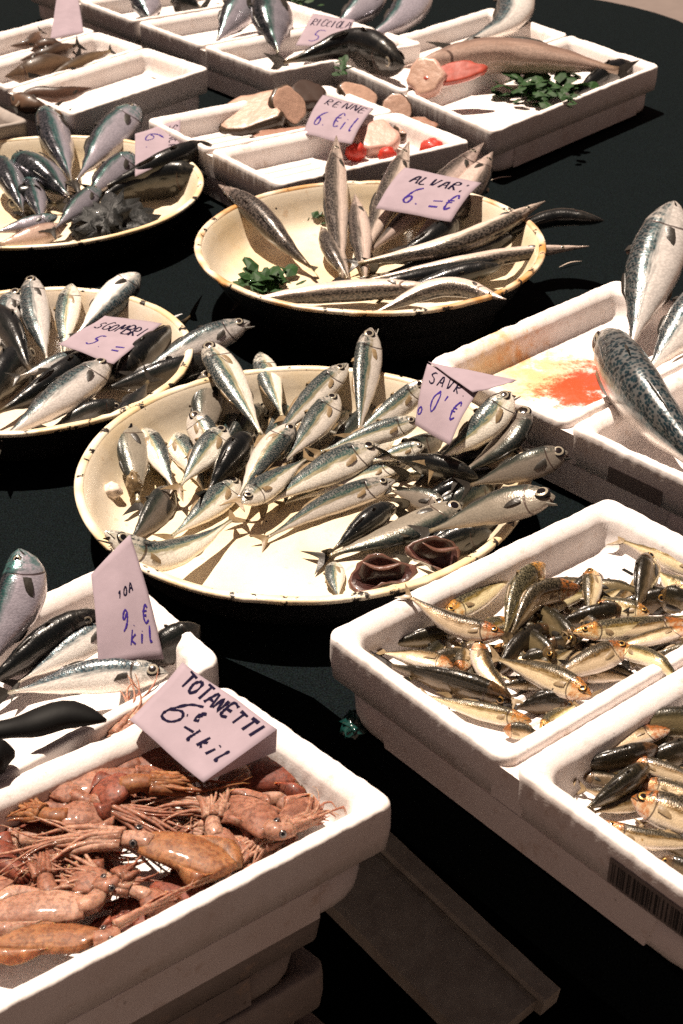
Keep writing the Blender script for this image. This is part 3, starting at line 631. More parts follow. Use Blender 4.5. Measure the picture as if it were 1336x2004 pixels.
B3 = [
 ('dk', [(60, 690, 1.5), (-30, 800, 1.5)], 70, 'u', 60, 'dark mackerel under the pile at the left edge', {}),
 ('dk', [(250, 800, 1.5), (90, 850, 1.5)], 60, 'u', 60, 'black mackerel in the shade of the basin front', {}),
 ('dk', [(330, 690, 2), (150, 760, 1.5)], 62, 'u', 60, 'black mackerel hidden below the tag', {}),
 ('mk', [(40, 568, 7), (12, 615, 5.5), (-10, 690, 4)], 62, 'l', 5, 'mackerel head with large eye at the left edge', {'esc': 1.1}),
 ('mk', [(62, 540, 8), (68, 610, 6), (92, 705, 3.6)], 60, 'l', 10, 'mackerel with blue edge and beak pointing up', {'esc': 1.1}),
 ('hm', [(140, 556, 7.4), (130, 620, 5.6), (124, 700, 3.4)], 58, 'l', 0, 'silver fish with golden edge standing behind the tag', {'eye': False}),
 ('mk', [(272, 536, 8), (215, 592, 6.4), (150, 655, 4.6)], 64, 'r', -10, 'broad silver headed mackerel leaning over the rear rim', {'eye': False}),
 ('dk', [(225, 606, 4), (285, 612, 4), (335, 622, 4)], 34, 'd', 10, 'small striped fish with raised tail behind the tag', {'eye': False}),
 ('dk', [(-25, 600, 5), (20, 660, 4.4), (62, 730, 3.4)], 66, 'r', 50, 'dark green mackerel falling from the left edge', {}),
 ('mk', [(172, 690, 4.4), (110, 712, 4.2), (38, 736, 4)], 40, 'u', 5, 'slim silver mackerel just under the tag', {'eye': False}),
 ('dk', [(205, 690, 3), (110, 750, 2.6), (-10, 810, 2.4)], 64, 'u', 80, 'mackerel back with blue streaks under the silver one', {}),
 ('dk', [(225, 742, 4.0), (295, 684, 4.2), (372, 620, 4.8)], 56, 'u', 75, 'black mackerel along the right side of the tag', {'eye': False}),
 ('dk', [(415, 705, 4.6), (320, 735, 4.2), (190, 765, 3.6)], 56, 'u', 40, 'shaded mackerel with faint eye below the long silver one', {}),
 ('mk', [(488, 630, 8), (390, 672, 6.6), (268, 732, 4.8)], 62, 'u', 8, 'long silver mackerel poking right over the rim', {'jaw': .4}),
 ('dk', [(240, 795, 3.6), (170, 812, 3.4), (95, 840, 3)], 48, 'u', 35, 'grey shaded mackerel in the front of the left basin', {}),
 ('dk', [(225, 870, 3), (255, 810, 4.6), (290, 745, 6)], 56, 'l', 30, 'fish with a big black tail fin standing up', {'eye': False}),
 ('mk', [(216, 706, 6), (120, 778, 5.6), (0, 862, 5)], 78, 'u', 0, 'large bright silver mackerel lying across the front', {}),
]
for k_, p, w_, d, a, lab, o_ in B3: fish(k_, 'b3', p, w_, d, a, lab, group=G3, **o_)
G4 = 'small tuna in the upper left basin'
B4 = [
 ('tn', [(90, 212, 9), (112, 280, 6.5), (140, 358, 4)], 66, 'l', 40, 'dark tuna with green side line standing at the rear', {}),
 ('tn', [(268, 208, 9), (210, 275, 6.5), (148, 355, 4)], 74, 'l', 8, 'bright lilac silver tuna with teal head', {}),
 ('tn', [(262, 302, 6.4), (215, 345, 5), (160, 395, 3.6)], 56, 'l', 15, 'mid sized silver tuna leaning towards the tag', {}),
 ('tn', [(194, 368, 5), (150, 408, 4), (105, 450, 3)], 46, 'l', 10, 'small golden headed tuna in the middle', {}),
 ('tn', [(112, 424, 3.4), (50, 440, 3), (-20, 458, 3)], 34, 'u', -10, 'silver belly strip at the left of the dark weed', {'eye': False}),
 ('hk', [(132, 440, 2.6), (70, 462, 2.2), (0, 478, 2)], 44, 'u', 10, 'bronze fish lying along the front rim', {'eye': False}),
 ('tn', [(0, 312, 6), (25, 360, 4.6), (45, 418, 3)], 60, 'l', 50, 'dark tuna with green edge at the left border', {}),
 ('tn', [(28, 308, 6.4), (85, 340, 5), (138, 390, 3.4)], 74, 'l', 50, 'thick dark tuna with pale green edge', {}),
 ('tn', [(58, 350, 4.4), (70, 390, 3.6), (82, 440, 2.6)], 46, 'l', 40, 'dark tuna with violet glint, between two others', {}),
 ('dk', [(414, 284, 8), (320, 325, 6.4), (190, 372, 4)], 50, 'u', 75, 'long black fish pointing over the right rim below the tag', {}),
 ('dk', [(404, 344, 5), (300, 355, 3.6), (180, 392, 2.6)], 62, 'u', 70, 'second black fish under the long one, touching the rim', {}),
 ('dk', [(20, 400, 2), (110, 400, 2)], 60, 'u', 60, 'black fish lowest in the upper left basin', {}),
]
for k_, p, w_, d, a, lab, o_ in B4: fish(k_, 'b4', p, w_, d, a, lab, group=G4, **o_)
G2 = 'slender fish in the rusty rimmed basin'
B2 = [  # leading dk rows are black fillers put in for the deep shade
 ('dk', [(1010, 462, 4.4), (880, 505, 3), (740, 540, 1.4)], 54, 'd', 70, 'added black fish standing in for shade below the long pink one', {'eye': False}),
 ('dk', [(980, 520, 4.2), (880, 545, 2.6), (760, 580, 1.2)], 46, 'd', 70, 'added black fish for the shade between the two pink fish at the front right', {'eye': False}),
 ('dk', [(900, 430, 4.4), (840, 480, 3), (740, 520, 1.4)], 54, 'l', 70, 'added black fish for the shade behind the long pink one, under the tag', {'eye': False}),
 ('bc', [(428, 362, 7.5), (500, 415, 6), (560, 480, 3.6), (606, 522, 1.8)], 52, 'l', 70, 'dark slender fish with head over the left rim', {}),
 ('bc', [(800, 278, 8.6), (765, 370, 6), (706, 505, 2.4)], 52, 'l', 15, 'silver slender fish leaning left of the tag', {}),
 ('bc', [(946, 280, 8.6), (860, 370, 6), (722, 492, 2)], 56, 'l', 10, 'slender fish whose pointed head shows above the tag', {}),
 ('bc', [(964, 298, 8), (905, 390, 5.4), (800, 485, 2)], 62, 'r', -10, 'thick slender fish at the right edge of the tag', {}),
 ('bc', [(658, 266, 9.6), (656, 390, 6), (668, 545, 1.8)], 50, 'l', 25, 'upright fish with sharp snout, tallest in the rusty basin', {}),
 ('bc', [(694, 380, 6), (705, 460, 4), (714, 548, 1.6)], 44, 'l', 10, 'upright fish in front of the tallest one', {'eye': False}),
 ('bc', [(628, 444, 4), (650, 490, 3), (682, 548, 1.5)], 42, 'l', 40, 'short dark fish with beak at the foot of the upright ones', {'jaw': .5}),
 ('dk', [(1180, 432, 6.5), (1080, 428, 6), (960, 470, 4.6)], 42, 'd', 60, 'black fish with thin green line beyond the right rim', {'eye': False}),
 ('bc', [(1152, 482, 5.4), (1010, 498, 4.6), (720, 548, 1.8)], 36, 'd', 15, 'slender pink fish reaching furthest right', {}),
 ('dk', [(720, 560, 2), (880, 530, 3), (1040, 492, 5)], 44, 'd', 50, 'black tailed fish lying between two pink ones', {'eye': False}),
 ('bc', [(1066, 394, 8.4), (900, 475, 6), (700, 516, 3)], 48, 'd', 20, 'long pinkish fish pointing up to the right', {}),
 ('bc', [(990, 586, 6.6), (868, 562, 5.6), (735, 612, 3)], 42, 'd', 10, 'bent slender fish nearest the front rim', {}),
 ('bc', [(874, 560, 3.8), (680, 570, 2.6), (470, 590, 2.2)], 46, 'd', 0, 'long straight fish lying along the front rim', {'eye': False}),
]
for k_, p, w_, d, a, lab, o_ in B2: fish(k_, 'b2', p, w_, d, a, lab, group=G2, **o_)
GD = 'large mackerel in the blood stained tray'
for k_, p, w_, d, a, lab, o_ in [
 ('mk', [(1320, 395, 15), (1278, 520, 9), (1232, 688, 2.4)], 112, 'l', 5, 'very large silver mackerel standing on its tail', {'tail': False, 'eye': False}),
 ('mk', [(1420, 540, 10), (1350, 625, 6.5), (1262, 735, 2.4)], 96, 'l', 8, 'silver mackerel at the right edge beside the largest', {'tail': False}),
 ('mk', [(1178, 655, 8), (1250, 770, 8), (1420, 960, 6)], 112, 'r', 88, 'dark barred mackerel lying over the tray divider', {}),
]: fish(k_, 'D', p, w_, d, a, lab, group=GD, **o_)
GA = 'sardines heaped in the double tray'
A1 = [
 ('sd', [(1000, 1215, 0.7), (900, 1262, 0.7)], 46, 'u', 20, 'pale sardine showing between the left hand fish', {'eye': False}),
 ('ds', [(880, 1255, 0.7), (800, 1330, 0.7)], 48, 'u', 40, 'dark sardine lowest at the left wall', {'eye': False}),
 ('sd', [(960, 1290, 0.7), (880, 1360, 0.7)], 48, 'l', 20, 'sardine flank under the black one', {'eye': False}),
 ('ds', [(1180, 1130, 0.7), (1100, 1190, 0.7)], 46, 'u', 50, 'dark sardine behind the small upright one', {'eye': False}),
 ('sd', [(1240, 1150, 0.8), (1180, 1215, 0.8)], 46, 'l', 10, 'sardine belly between the right hand fish', {'eye': False}),
 ('ds', [(1330, 1250, 0.7), (1230, 1300, 0.7)], 48, 'u', 50, 'dark sardine under the draped one', {'eye': False}),
 ('ds', [(1100, 1300, 0.7), (1000, 1300, 0.7)], 50, 'u', 50, 'dark sardine between the golden heads and the left pile', {'eye': False}),
 ('ds', [(1060, 1200, 0.7), (980, 1270, 0.7)], 50, 'u', 50, 'dark sardine below the curved brown pair', {'eye': False}),
 ('ds', [(1200, 1240, 0.7), (1120, 1300, 0.7)], 50, 'u', 50, 'dark sardine below the long silver ones', {'eye': False}),
 ('ds', [(1336, 1440, 0.7), (1190, 1460, 0.7)], 56, 'u', 50, 'dark sardine at the back of the near half', {'eye': False}),
 ('ds', [(1390, 1530, 0.7), (1250, 1545, 0.7)], 56, 'u', 50, 'dark sardine below the thin silver ones', {'eye': False}),
 ('ds', [(1400, 1660, 0.7), (1290, 1650, 0.7)], 50, 'u', 50, 'dark sardine behind the dark nosed one', {'eye': False}),
 ('ds', [(1080, 1230, 1.1), (960, 1330, 1.0)], 52, 'u', 60, 'dark sardine at the bottom of the heap', {}),
 ('ds', [(1230, 1200, 1.1), (1080, 1220, 1.0)], 52, 'u', 60, 'dark sardine under the middle of the heap', {}),
 ('ds', [(1330, 1170, 1.1), (1200, 1180, 1.0)], 56, 'u', 50, 'dark sardine under the heap at the right edge', {}),
 ('ds', [(1170, 1310, 1.1), (1040, 1340, 1.0)], 52, 'u', 60, 'dark sardine beneath the two golden heads', {}),
 ('ds', [(1120, 1375, 1.1), (1010, 1385, 1.0)], 56, 'u', 70, 'black backed sardine below the lower golden head', {}),
 ('ds', [(1005, 1372, 1.3), (900, 1340, 1.3), (765, 1302, 1.3)], 60, 'u', 75, 'long black sardine with tail at the left wall', {}),
 ('ds', [(905, 1235, 1.1), (760, 1262, 1.0)], 40, 'u', 65, 'blue black sardine behind the one on the rim', {}),
 ('sd', [(1040, 1412, 1.3), (930, 1388, 1.2), (835, 1362, 1.1)], 42, 'u', 12, 'pale sardine with dotted back lying alone in front', {'eye': False}),
 ('sd', [(985, 1428, 1.0), (1062, 1442, 1.0)], 34, 'u', 35, 'little brown sardine in the front corner', {'eye': False}),
 ('sd', [(1058, 1432, 3.5), (1082, 1408, 3.4), (1125, 1380, 2.6)], 38, 'l', 10, 'sardine with dark snout lying on the divider', {}),
 ('sd', [(886, 1305, 1.9), (825, 1290, 1.8), (752, 1278, 1.6)], 56, 'u', -30, 'grey sardine with round dark cut end at the left', {'eye': False}),
 ('sd', [(905, 1312, 1.6), (910, 1255, 1.6)], 40, 'l', 20, 'brown speckled stub between left sardines', {'eye': False}),
 ('sd', [(868, 1206, 2.4), (930, 1172, 2.1), (1008, 1124, 1.9)], 52, 'u', 10, 'sardine with gold eye against the rear left wall', {}),
 ('sd', [(1058, 1140, 1.6), (1130, 1140, 1.4), (1200, 1142, 1.3)], 26, 'u', 5, 'half hidden sardine with gold eye behind the curved pair', {}),
 ('sd', [(1270, 1200, 1.8), (1220, 1190, 1.8), (1160, 1168, 1.6)], 46, 'u', 5, 'pink bellied sardine right of the small upright one', {}),
 ('ds', [(1125, 1262, 2.1), (1085, 1220, 2.1), (1050, 1180, 1.9)], 46, 'r', 45, 'green striped sardine near the middle', {}),
 ('ds', [(1085, 1290, 2.1), (1045, 1255, 2.1), (1008, 1226, 1.9)], 42, 'r', 40, 'dark green sardine beside the striped one', {}),
 ('sd', [(1155, 1112, 3.2), (1158, 1150, 2.6), (1152, 1205, 1.6)], 44, 'l', 10, 'small sardine standing with pink head up', {}),
 ('ds', [(1272, 1085, 3.2), (1262, 1130, 2.7), (1246, 1188, 1.9)], 54, 'l', 45, 'gold spotted dark sardine standing at the right', {}),
 ('sd', [(1400, 1130, 2.4), (1310, 1092, 2.4), (1220, 1060, 1.9)], 54, 'u', 8, 'sardine with forked tail at the far right corner', {}),
 ('sd', [(1350, 1160, 2.1), (1290, 1120, 1.9)], 50, 'u', 5, 'red tinged sardine below the far corner one', {'eye': False}),
 ('ds', [(1290, 1168, 2.4), (1360, 1185, 2.4)], 50, 'u', 60, 'dark sardine head at the right edge', {}),
 ('sd', [(1066, 1105, 3.7), (1015, 1160, 3.2), (988, 1240, 2.4)], 54, 'l', 55, 'smooth brown backed sardine bent downwards', {'eye': False}),
 ('sd', [(1135, 1150, 3.5), (1050, 1165, 3.4), (1000, 1242, 2.4)], 46, 'u', 50, 'strongly curved brown sardine next to the bent one', {'eye': False}),
 ('sd', [(1345, 1215, 2.4), (1240, 1232, 2.6), (1122, 1246, 2.6)], 40, 'u', 5, 'long silver sardine beneath the right cluster', {'eye': False}),
 ('sd', [(1122, 1238, 3.0), (1230, 1228, 2.7), (1345, 1206, 2.4)], 48, 'u', 12, 'long silver sardine with gold head to the left', {}),
 ('sd', [(1350, 1230, 2.4), (1270, 1250, 2.4), (1180, 1275, 2.1)], 42, 'u', -25, 'brown bellied sardine beneath the long silver one', {'eye': False}),
 ('sd', [(985, 1240, 3.7), (890, 1222, 3.7), (802, 1168, 5.2)], 52, 'u', 6, 'golden sardine with red gill, tail on the rear rim', {}),
 ('sd', [(935, 1252, 2.6), (950, 1310, 2.1), (1005, 1370, 1.6)], 46, 'r', -8, 'white bellied sardine pointing head up', {}),
 ('sd', [(1230, 1262, 3.7), (1150, 1296, 3.2), (1070, 1330, 2.4)], 62, 'u', 6, 'golden sardine with head up to the right', {}),
 ('sd', [(1156, 1362, 3.5), (1075, 1325, 3.2), (975, 1290, 2.6)], 62, 'u', 12, 'golden sardine with head down to the right', {}),
 ('sd', [(1205, 1268, 2.9), (1290, 1296, 4.8), (1340, 1355, 2.8)], 42, 'u', 5, 'limp sardine draped over the divider', {'eye': False}),
 ('ds', [(1450, 1420, 2.4), (1300, 1412, 2.4), (1160, 1424, 2.1)], 62, 'u', 30, 'dark sardine with forked tail against the divider', {}),
 ('sd', [(1310, 1428, 2.4), (1220, 1450, 2.1), (1125, 1512, 1.6)], 54, 'l', -20, 'brown bellied sardine below the dark forked tail', {'eye': False}),
 ('ds', [(1290, 1465, 2.4), (1200, 1490, 1.9), (1105, 1500, 1.6)], 54, 'u', 70, 'dark wet sardine with tail at the left wall of the near half', {'eye': False}),
 ('ds', [(1270, 1500, 2.7), (1215, 1540, 2.2), (1145, 1585, 1.6)], 60, 'l', 80, 'blue black sardine with shiny back', {'eye': False}),
 ('sd', [(1225, 1485, 2.1), (1300, 1508, 2.1), (1420, 1550, 1.9)], 42, 'u', 8, 'thin silver sardine above the big gold eye', {'eye': False}),
 ('sd', [(1250, 1530, 1.8), (1320, 1548, 1.6), (1420, 1590, 1.6)], 44, 'u', 0, 'silver sardine squeezed above the big head', {'eye': False}),
 ('sd', [(1236, 1562, 2.4), (1330, 1596, 2.2), (1460, 1650, 1.9)], 84, 'u', 5, 'largest sardine with big golden eye at right edge', {}),
 ('sd', [(1178, 1608, 1.6), (1245, 1636, 1.4), (1400, 1655, 1.3)], 44, 'u', 12, 'dark nosed sardine along the near wall', {}),
 ('ds', [(1290, 1682, 1.4), (1420, 1730, 1.3)], 46, 'u', 40, 'black sardine in the lowest right corner', {}),
 ('ds', [(1380, 1470, 1.3), (1240, 1500, 1.1)], 60, 'u', 60, 'dark sardine hidden under the near pile', {}),
]
for k_, p, w_, d, a, lab, o_ in A1: fish(k_, 'A', p, w_, d, a, lab, group=GA, **o_)
rs_ = random.Random(21); seen_ = set()
for i in range(34):       # small fish filling the gaps low in the heap
    near = i >= 24
    if near: x, y = rs_.uniform(1180, 1390), rs_.uniform(1445, 1660); y = max(y, 1440 + (1336 - x) * .35); y = min(y, 1600 + (x - 1180) * .4)
    else:
        t1, t2 = rs_.uniform(.12, .95), rs_.uniform(.12, .9); x = 760 + t1 * 440 + t2 * 240; y = 1275 - t1 * 165 + t2 * 150
    a = rs_.uniform(-.9, .9) + (math.pi if rs_.random() < .5 else 0); ln = rs_.uniform(48, 64)
    kk = rs_.choice(('sd', 'sd', 'ds')); ee = rs_.random() < .5
    if near: where = ('in the near half, ' + ('beside its divider' if y < 1510 else 'in its middle' if y < 1580 else 'by its near wall') + (', corner side' if x < 1260 else ', outer side'))
    else: where = ('under the ' + ('left' if t1 < .38 else 'central' if t1 < .66 else 'far right') + ' heap, ' + ('against the rear wall' if t2 < .36 else 'in its middle' if t2 < .64 else 'next to the divider'))
    lab = ('small dark' if kk == 'ds' else 'small golden') + ' sardine ' + where + (', pointing left' if math.cos(a) > 0 else ', pointing right')
    if lab in seen_: lab += ' and ' + ('up' if math.sin(a) > 0 else 'down')
    while lab in seen_: lab = lab.replace('small', 'slim', 1) if lab.startswith('small') else 'another ' + lab
    seen_.add(lab)
    fish(kk, 'A', [(x - ln * math.cos(a), y - ln * .62 * math.sin(a), rs_.uniform(.8, 1.7)), (x + ln * math.cos(a), y + ln * .62 * math.sin(a), rs_.uniform(.7, 1.4))], rs_.uniform(30, 40), 'u', rs_.uniform(0, 50), lab, eye=ee, group='small sardines half buried in the heap')
GC = 'silver fish behind the squid tray'
for k_, p, w_, d, a, lab, o_ in [
 ('tn', [(38, 1075, 11), (40, 1160, 8), (-40, 1330, 3)], 96, 'l', 5, 'silver scaly fish standing at the left edge', {}),
 ('dk', [(390, 1225, 4), (340, 1260, 3), (250, 1300, 2)], 70, 'l', 40, 'dark fish half hidden behind the curved tag', {'eye': False}),
 ('dk', [(192, 1196, 6), (110, 1245, 4.4), (-40, 1350, 3)], 62, 'l', 70, 'black backed fish left of the curved tag', {}),
 ('mk', [(232, 1212, 4.4), (140, 1270, 3.6), (35, 1335, 2.4)], 66, 'l', 10, 'silver fish tucked behind the curved tag', {'eye': False}),
 ('mk', [(328, 1318, 4.6), (190, 1322, 4.4), (15, 1356, 3.6)], 72, 'u', 16, 'mackerel with large dark eye lying before the curved tag', {'esc': 1.2}),
]: fish(k_, 'C', p, w_, d, a, lab, group=GC, **o_)
GH = 'fish in the trays at the top edge'
for k_, c_, p, w_, d, a, lab, o_ in [
 ('tn', 'H', [(490, -20, 10), (460, 30, 6), (420, 86, 2)], 62, 'l', 20, 'blue silver fish leaning head up, left of the thick one', {}),
 ('tn', 'H', [(530, -10, 10), (532, 50, 6), (545, 108, 2)], 84, 'l', 30, 'thick dark fish with pale belly standing upright', {}),
 ('tn', 'H', [(285, -30, 8), (285, 5, 4), (292, 38, 2)], 60, 'l', 20, 'blue fish head down at the top edge, furthest left', {'eye': False}),
 ('dk', 'H', [(340, 5, 3), (395, 15, 3)], 44, 'u', 60, 'dark small fish beside the blue one at the top', {}),
 ('dk', 'H', [(790, 128, 6), (690, 92, 6.5), (555, 122, 5)], 66, 'u', 85, 'black curved mackerel lying across two tray rims', {}),
 ('tn', 'H', [(745, -25, 9), (705, 20, 6), (640, 66, 3)], 62, 'l', 8, 'silver fish leaning over behind the top tag', {'eye': False}),
 ('tn', 'H', [(830, -30, 9), (780, 40, 6), (690, 90, 3)], 72, 'l', 5, 'silver green fish slanting to the right of the top tag', {'eye': False}),
 ('mk', 'E', [(1010, -40, 9), (995, 40, 6), (890, 92, 3)], 78, 'l', 5, 'silver fish with reddish belly bent over the far tray', {'eye': False}),
 ('hk', 'E', [(790, 132, 7.2), (950, 108, 7.4), (1080, 116, 6.6), (1210, 138, 4.6)], 68, 'u', 25, 'long pinkish brown fish across the far right tray', {'eye': False, 'pect': False}),
 ('dk', 'E', [(1240, 128, 3), (1190, 150, 2.2), (1115, 192, 1.4)], 46, 'u', 70, 'black fish against the right wall of the far tray', {'eye': False}),
]: fish(k_, c_, p, w_, d, a, lab, group=GH, **o_)
GF = 'brown fish scraps in the far left tray'
for i, (p, w_, d, a, lab) in enumerate([
 ([(10, 150, 4.2), (80, 140, 4.6), (150, 120, 4.2)], 60, 'u', 30, 'thick brown fish lying at the left edge of the far tray'),
 ([(20, 90, 5.2), (60, 85, 5.2), (80, 62, 5.2)], 26, 'u', 30, 'small brown fish on the far left tray rim'),
 ([(40, 118, 4.8), (100, 108, 5.4), (150, 88, 5.2)], 34, 'u', 40, 'brown fish with raised tail in the middle of the scraps'),
 ([(95, 150, 4.2), (160, 125, 4.6), (215, 100, 4.2)], 32, 'u', 30, 'brown fish pointing to the empty tray half'),
 ([(60, 100, 5.2), (90, 90, 6.2), (135, 95, 5.2)], 30, 'u', 20, 'short brown fish on top of the scraps'),
 ([(180, 172, 4.4), (120, 185, 4.8), (60, 185, 5.2), (30, 210, 4.2)], 30, 'u', 20, 'curved brown fish alone below the scraps'),
 ([(20, 190, 4.2), (60, 205, 4.2), (100, 212, 3.7)], 40, 'u', 20, 'wide brown fish touching the grubby corner tray'),
 ([(75, 228, 3.8), (130, 222, 3.8)], 24, 'u', 10, 'small rounded brown tail above the dark tuna'),
]): fish('br', 'F', p, w_, d, a, lab, eye=False, group=GF)

# two gaping heads on the front rim of the big basin
def gaping(px, py, z, wpx, tx, ty, label):
    c = U(px, py, FL['b1'] + z / 100); s = m_per_px(c) * wpx / 2
    v0 = (CAM - c).normalized(); X = Vector((1, 0, 0)); ax = (v0 * .75 + X * tx + Vector((0, 0, ty))).normalized()
    ex = X - ax * X.dot(ax); ex.normalize(); ey = ax.cross(ex); n = 22; V = []; Fc = []; mi = []
    prof = [(-1.5, .35), (-1.0, .70), (-.5, .88), (0, .96), (.12, .92), (.10, .82), (-.3, .70), (-.8, .50), (-1.1, .1)]
    for i, (a, r_) in enumerate(prof):
        for k in range(n):
            an = 2 * math.pi * k / n; q = 1 + .20 * math.cos(2 * an + tx * 5) + .16 * math.cos(3 * an + px) + .22 * mnoise.noise((math.cos(an) * 2 + px, math.sin(an) * 2, i * .3))
            lip = (.35 * abs(math.cos(an)) if 3 <= i <= 5 else 0)
            V.append(c + ax * s * (a * .8 - lip) + ex * (s * r_ * q * math.cos(an)) + ey * (s * r_ * .72 * q * math.sin(an)))
    for i in range(len(prof) - 1):
        for k in range(n): Fc.append([i * n + k, i * n + (k + 1) % n, (i + 1) * n + (k + 1) % n, (i + 1) * n + k]); mi.append(0 if i < 3 else (1 if i < 5 else 2))
    Fc.append([(len(prof) - 1) * n + k for k in range(n)]); mi.append(2)
    root = link('gaping_fish_head', V, Fc, [M['dark_fish'], M['flesh_brown2'], M['gill_dark']], mi=mi, attrs={'fu': [.5] * len(V), 'fv': [.2] * len(V)})
    p0 = c + ex * s * .75 + ey * s * .25; p1 = c - ex * s * .6 + ey * s * .35
    pts, _ = spline([p0, c - ax * s * .1 + ey * s * .12, p1], 10); tube('gill_arch', pts, [s * .05, s * .12, s * .10, s * .03], M['flesh_brown2'], root, flat=.5)
    recentre(root); tag(root, label, 'fish', 'gaping fish heads on the rim')
def tube(name, pts, rad, mat, parent=None, K=7, flat=1.0):
    n = len(pts); V = []; fu = []
    up = Vector((0, 0, 1))
    for i in range(n):
        t = (pts[min(i + 1, n - 1)] - pts[max(i - 1, 0)]); t = t.normalized() if t.length > 1e-9 else Vector((1, 0, 0))
        s = t.cross(up); s = s.normalized() if s.length > 1e-4 else Vector((1, 0, 0)); b = s.cross(t)
        f = i / (n - 1) * (len(rad) - 1); k = min(int(f), len(rad) - 2); r_ = rad[k] + (rad[k + 1] - rad[k]) * (f - k)
        for j in range(K):
            a = 2 * math.pi * j / K; V.append(pts[i] + s * (r_ * math.cos(a)) + b * (r_ * flat * math.sin(a))); fu.append(i / n)
    Fc = [[i * K + j, i * K + (j + 1) % K, (i + 1) * K + (j + 1) % K, (i + 1) * K + j] for i in range(n - 1) for j in range(K)] + [list(range(K))[::-1], [(n - 1) * K + j for j in range(K)]]
    return link(name, V, Fc, mat, parent, attrs={'fu': fu})
gaping(742, 1118, 4.2, 118, -.1, .25, 'dark red gaping fish head, left of the two on the rim')
gaping(858, 1082, 4.8, 108, .25, .30, 'gaping fish head with pale flap, right of the two on the rim')

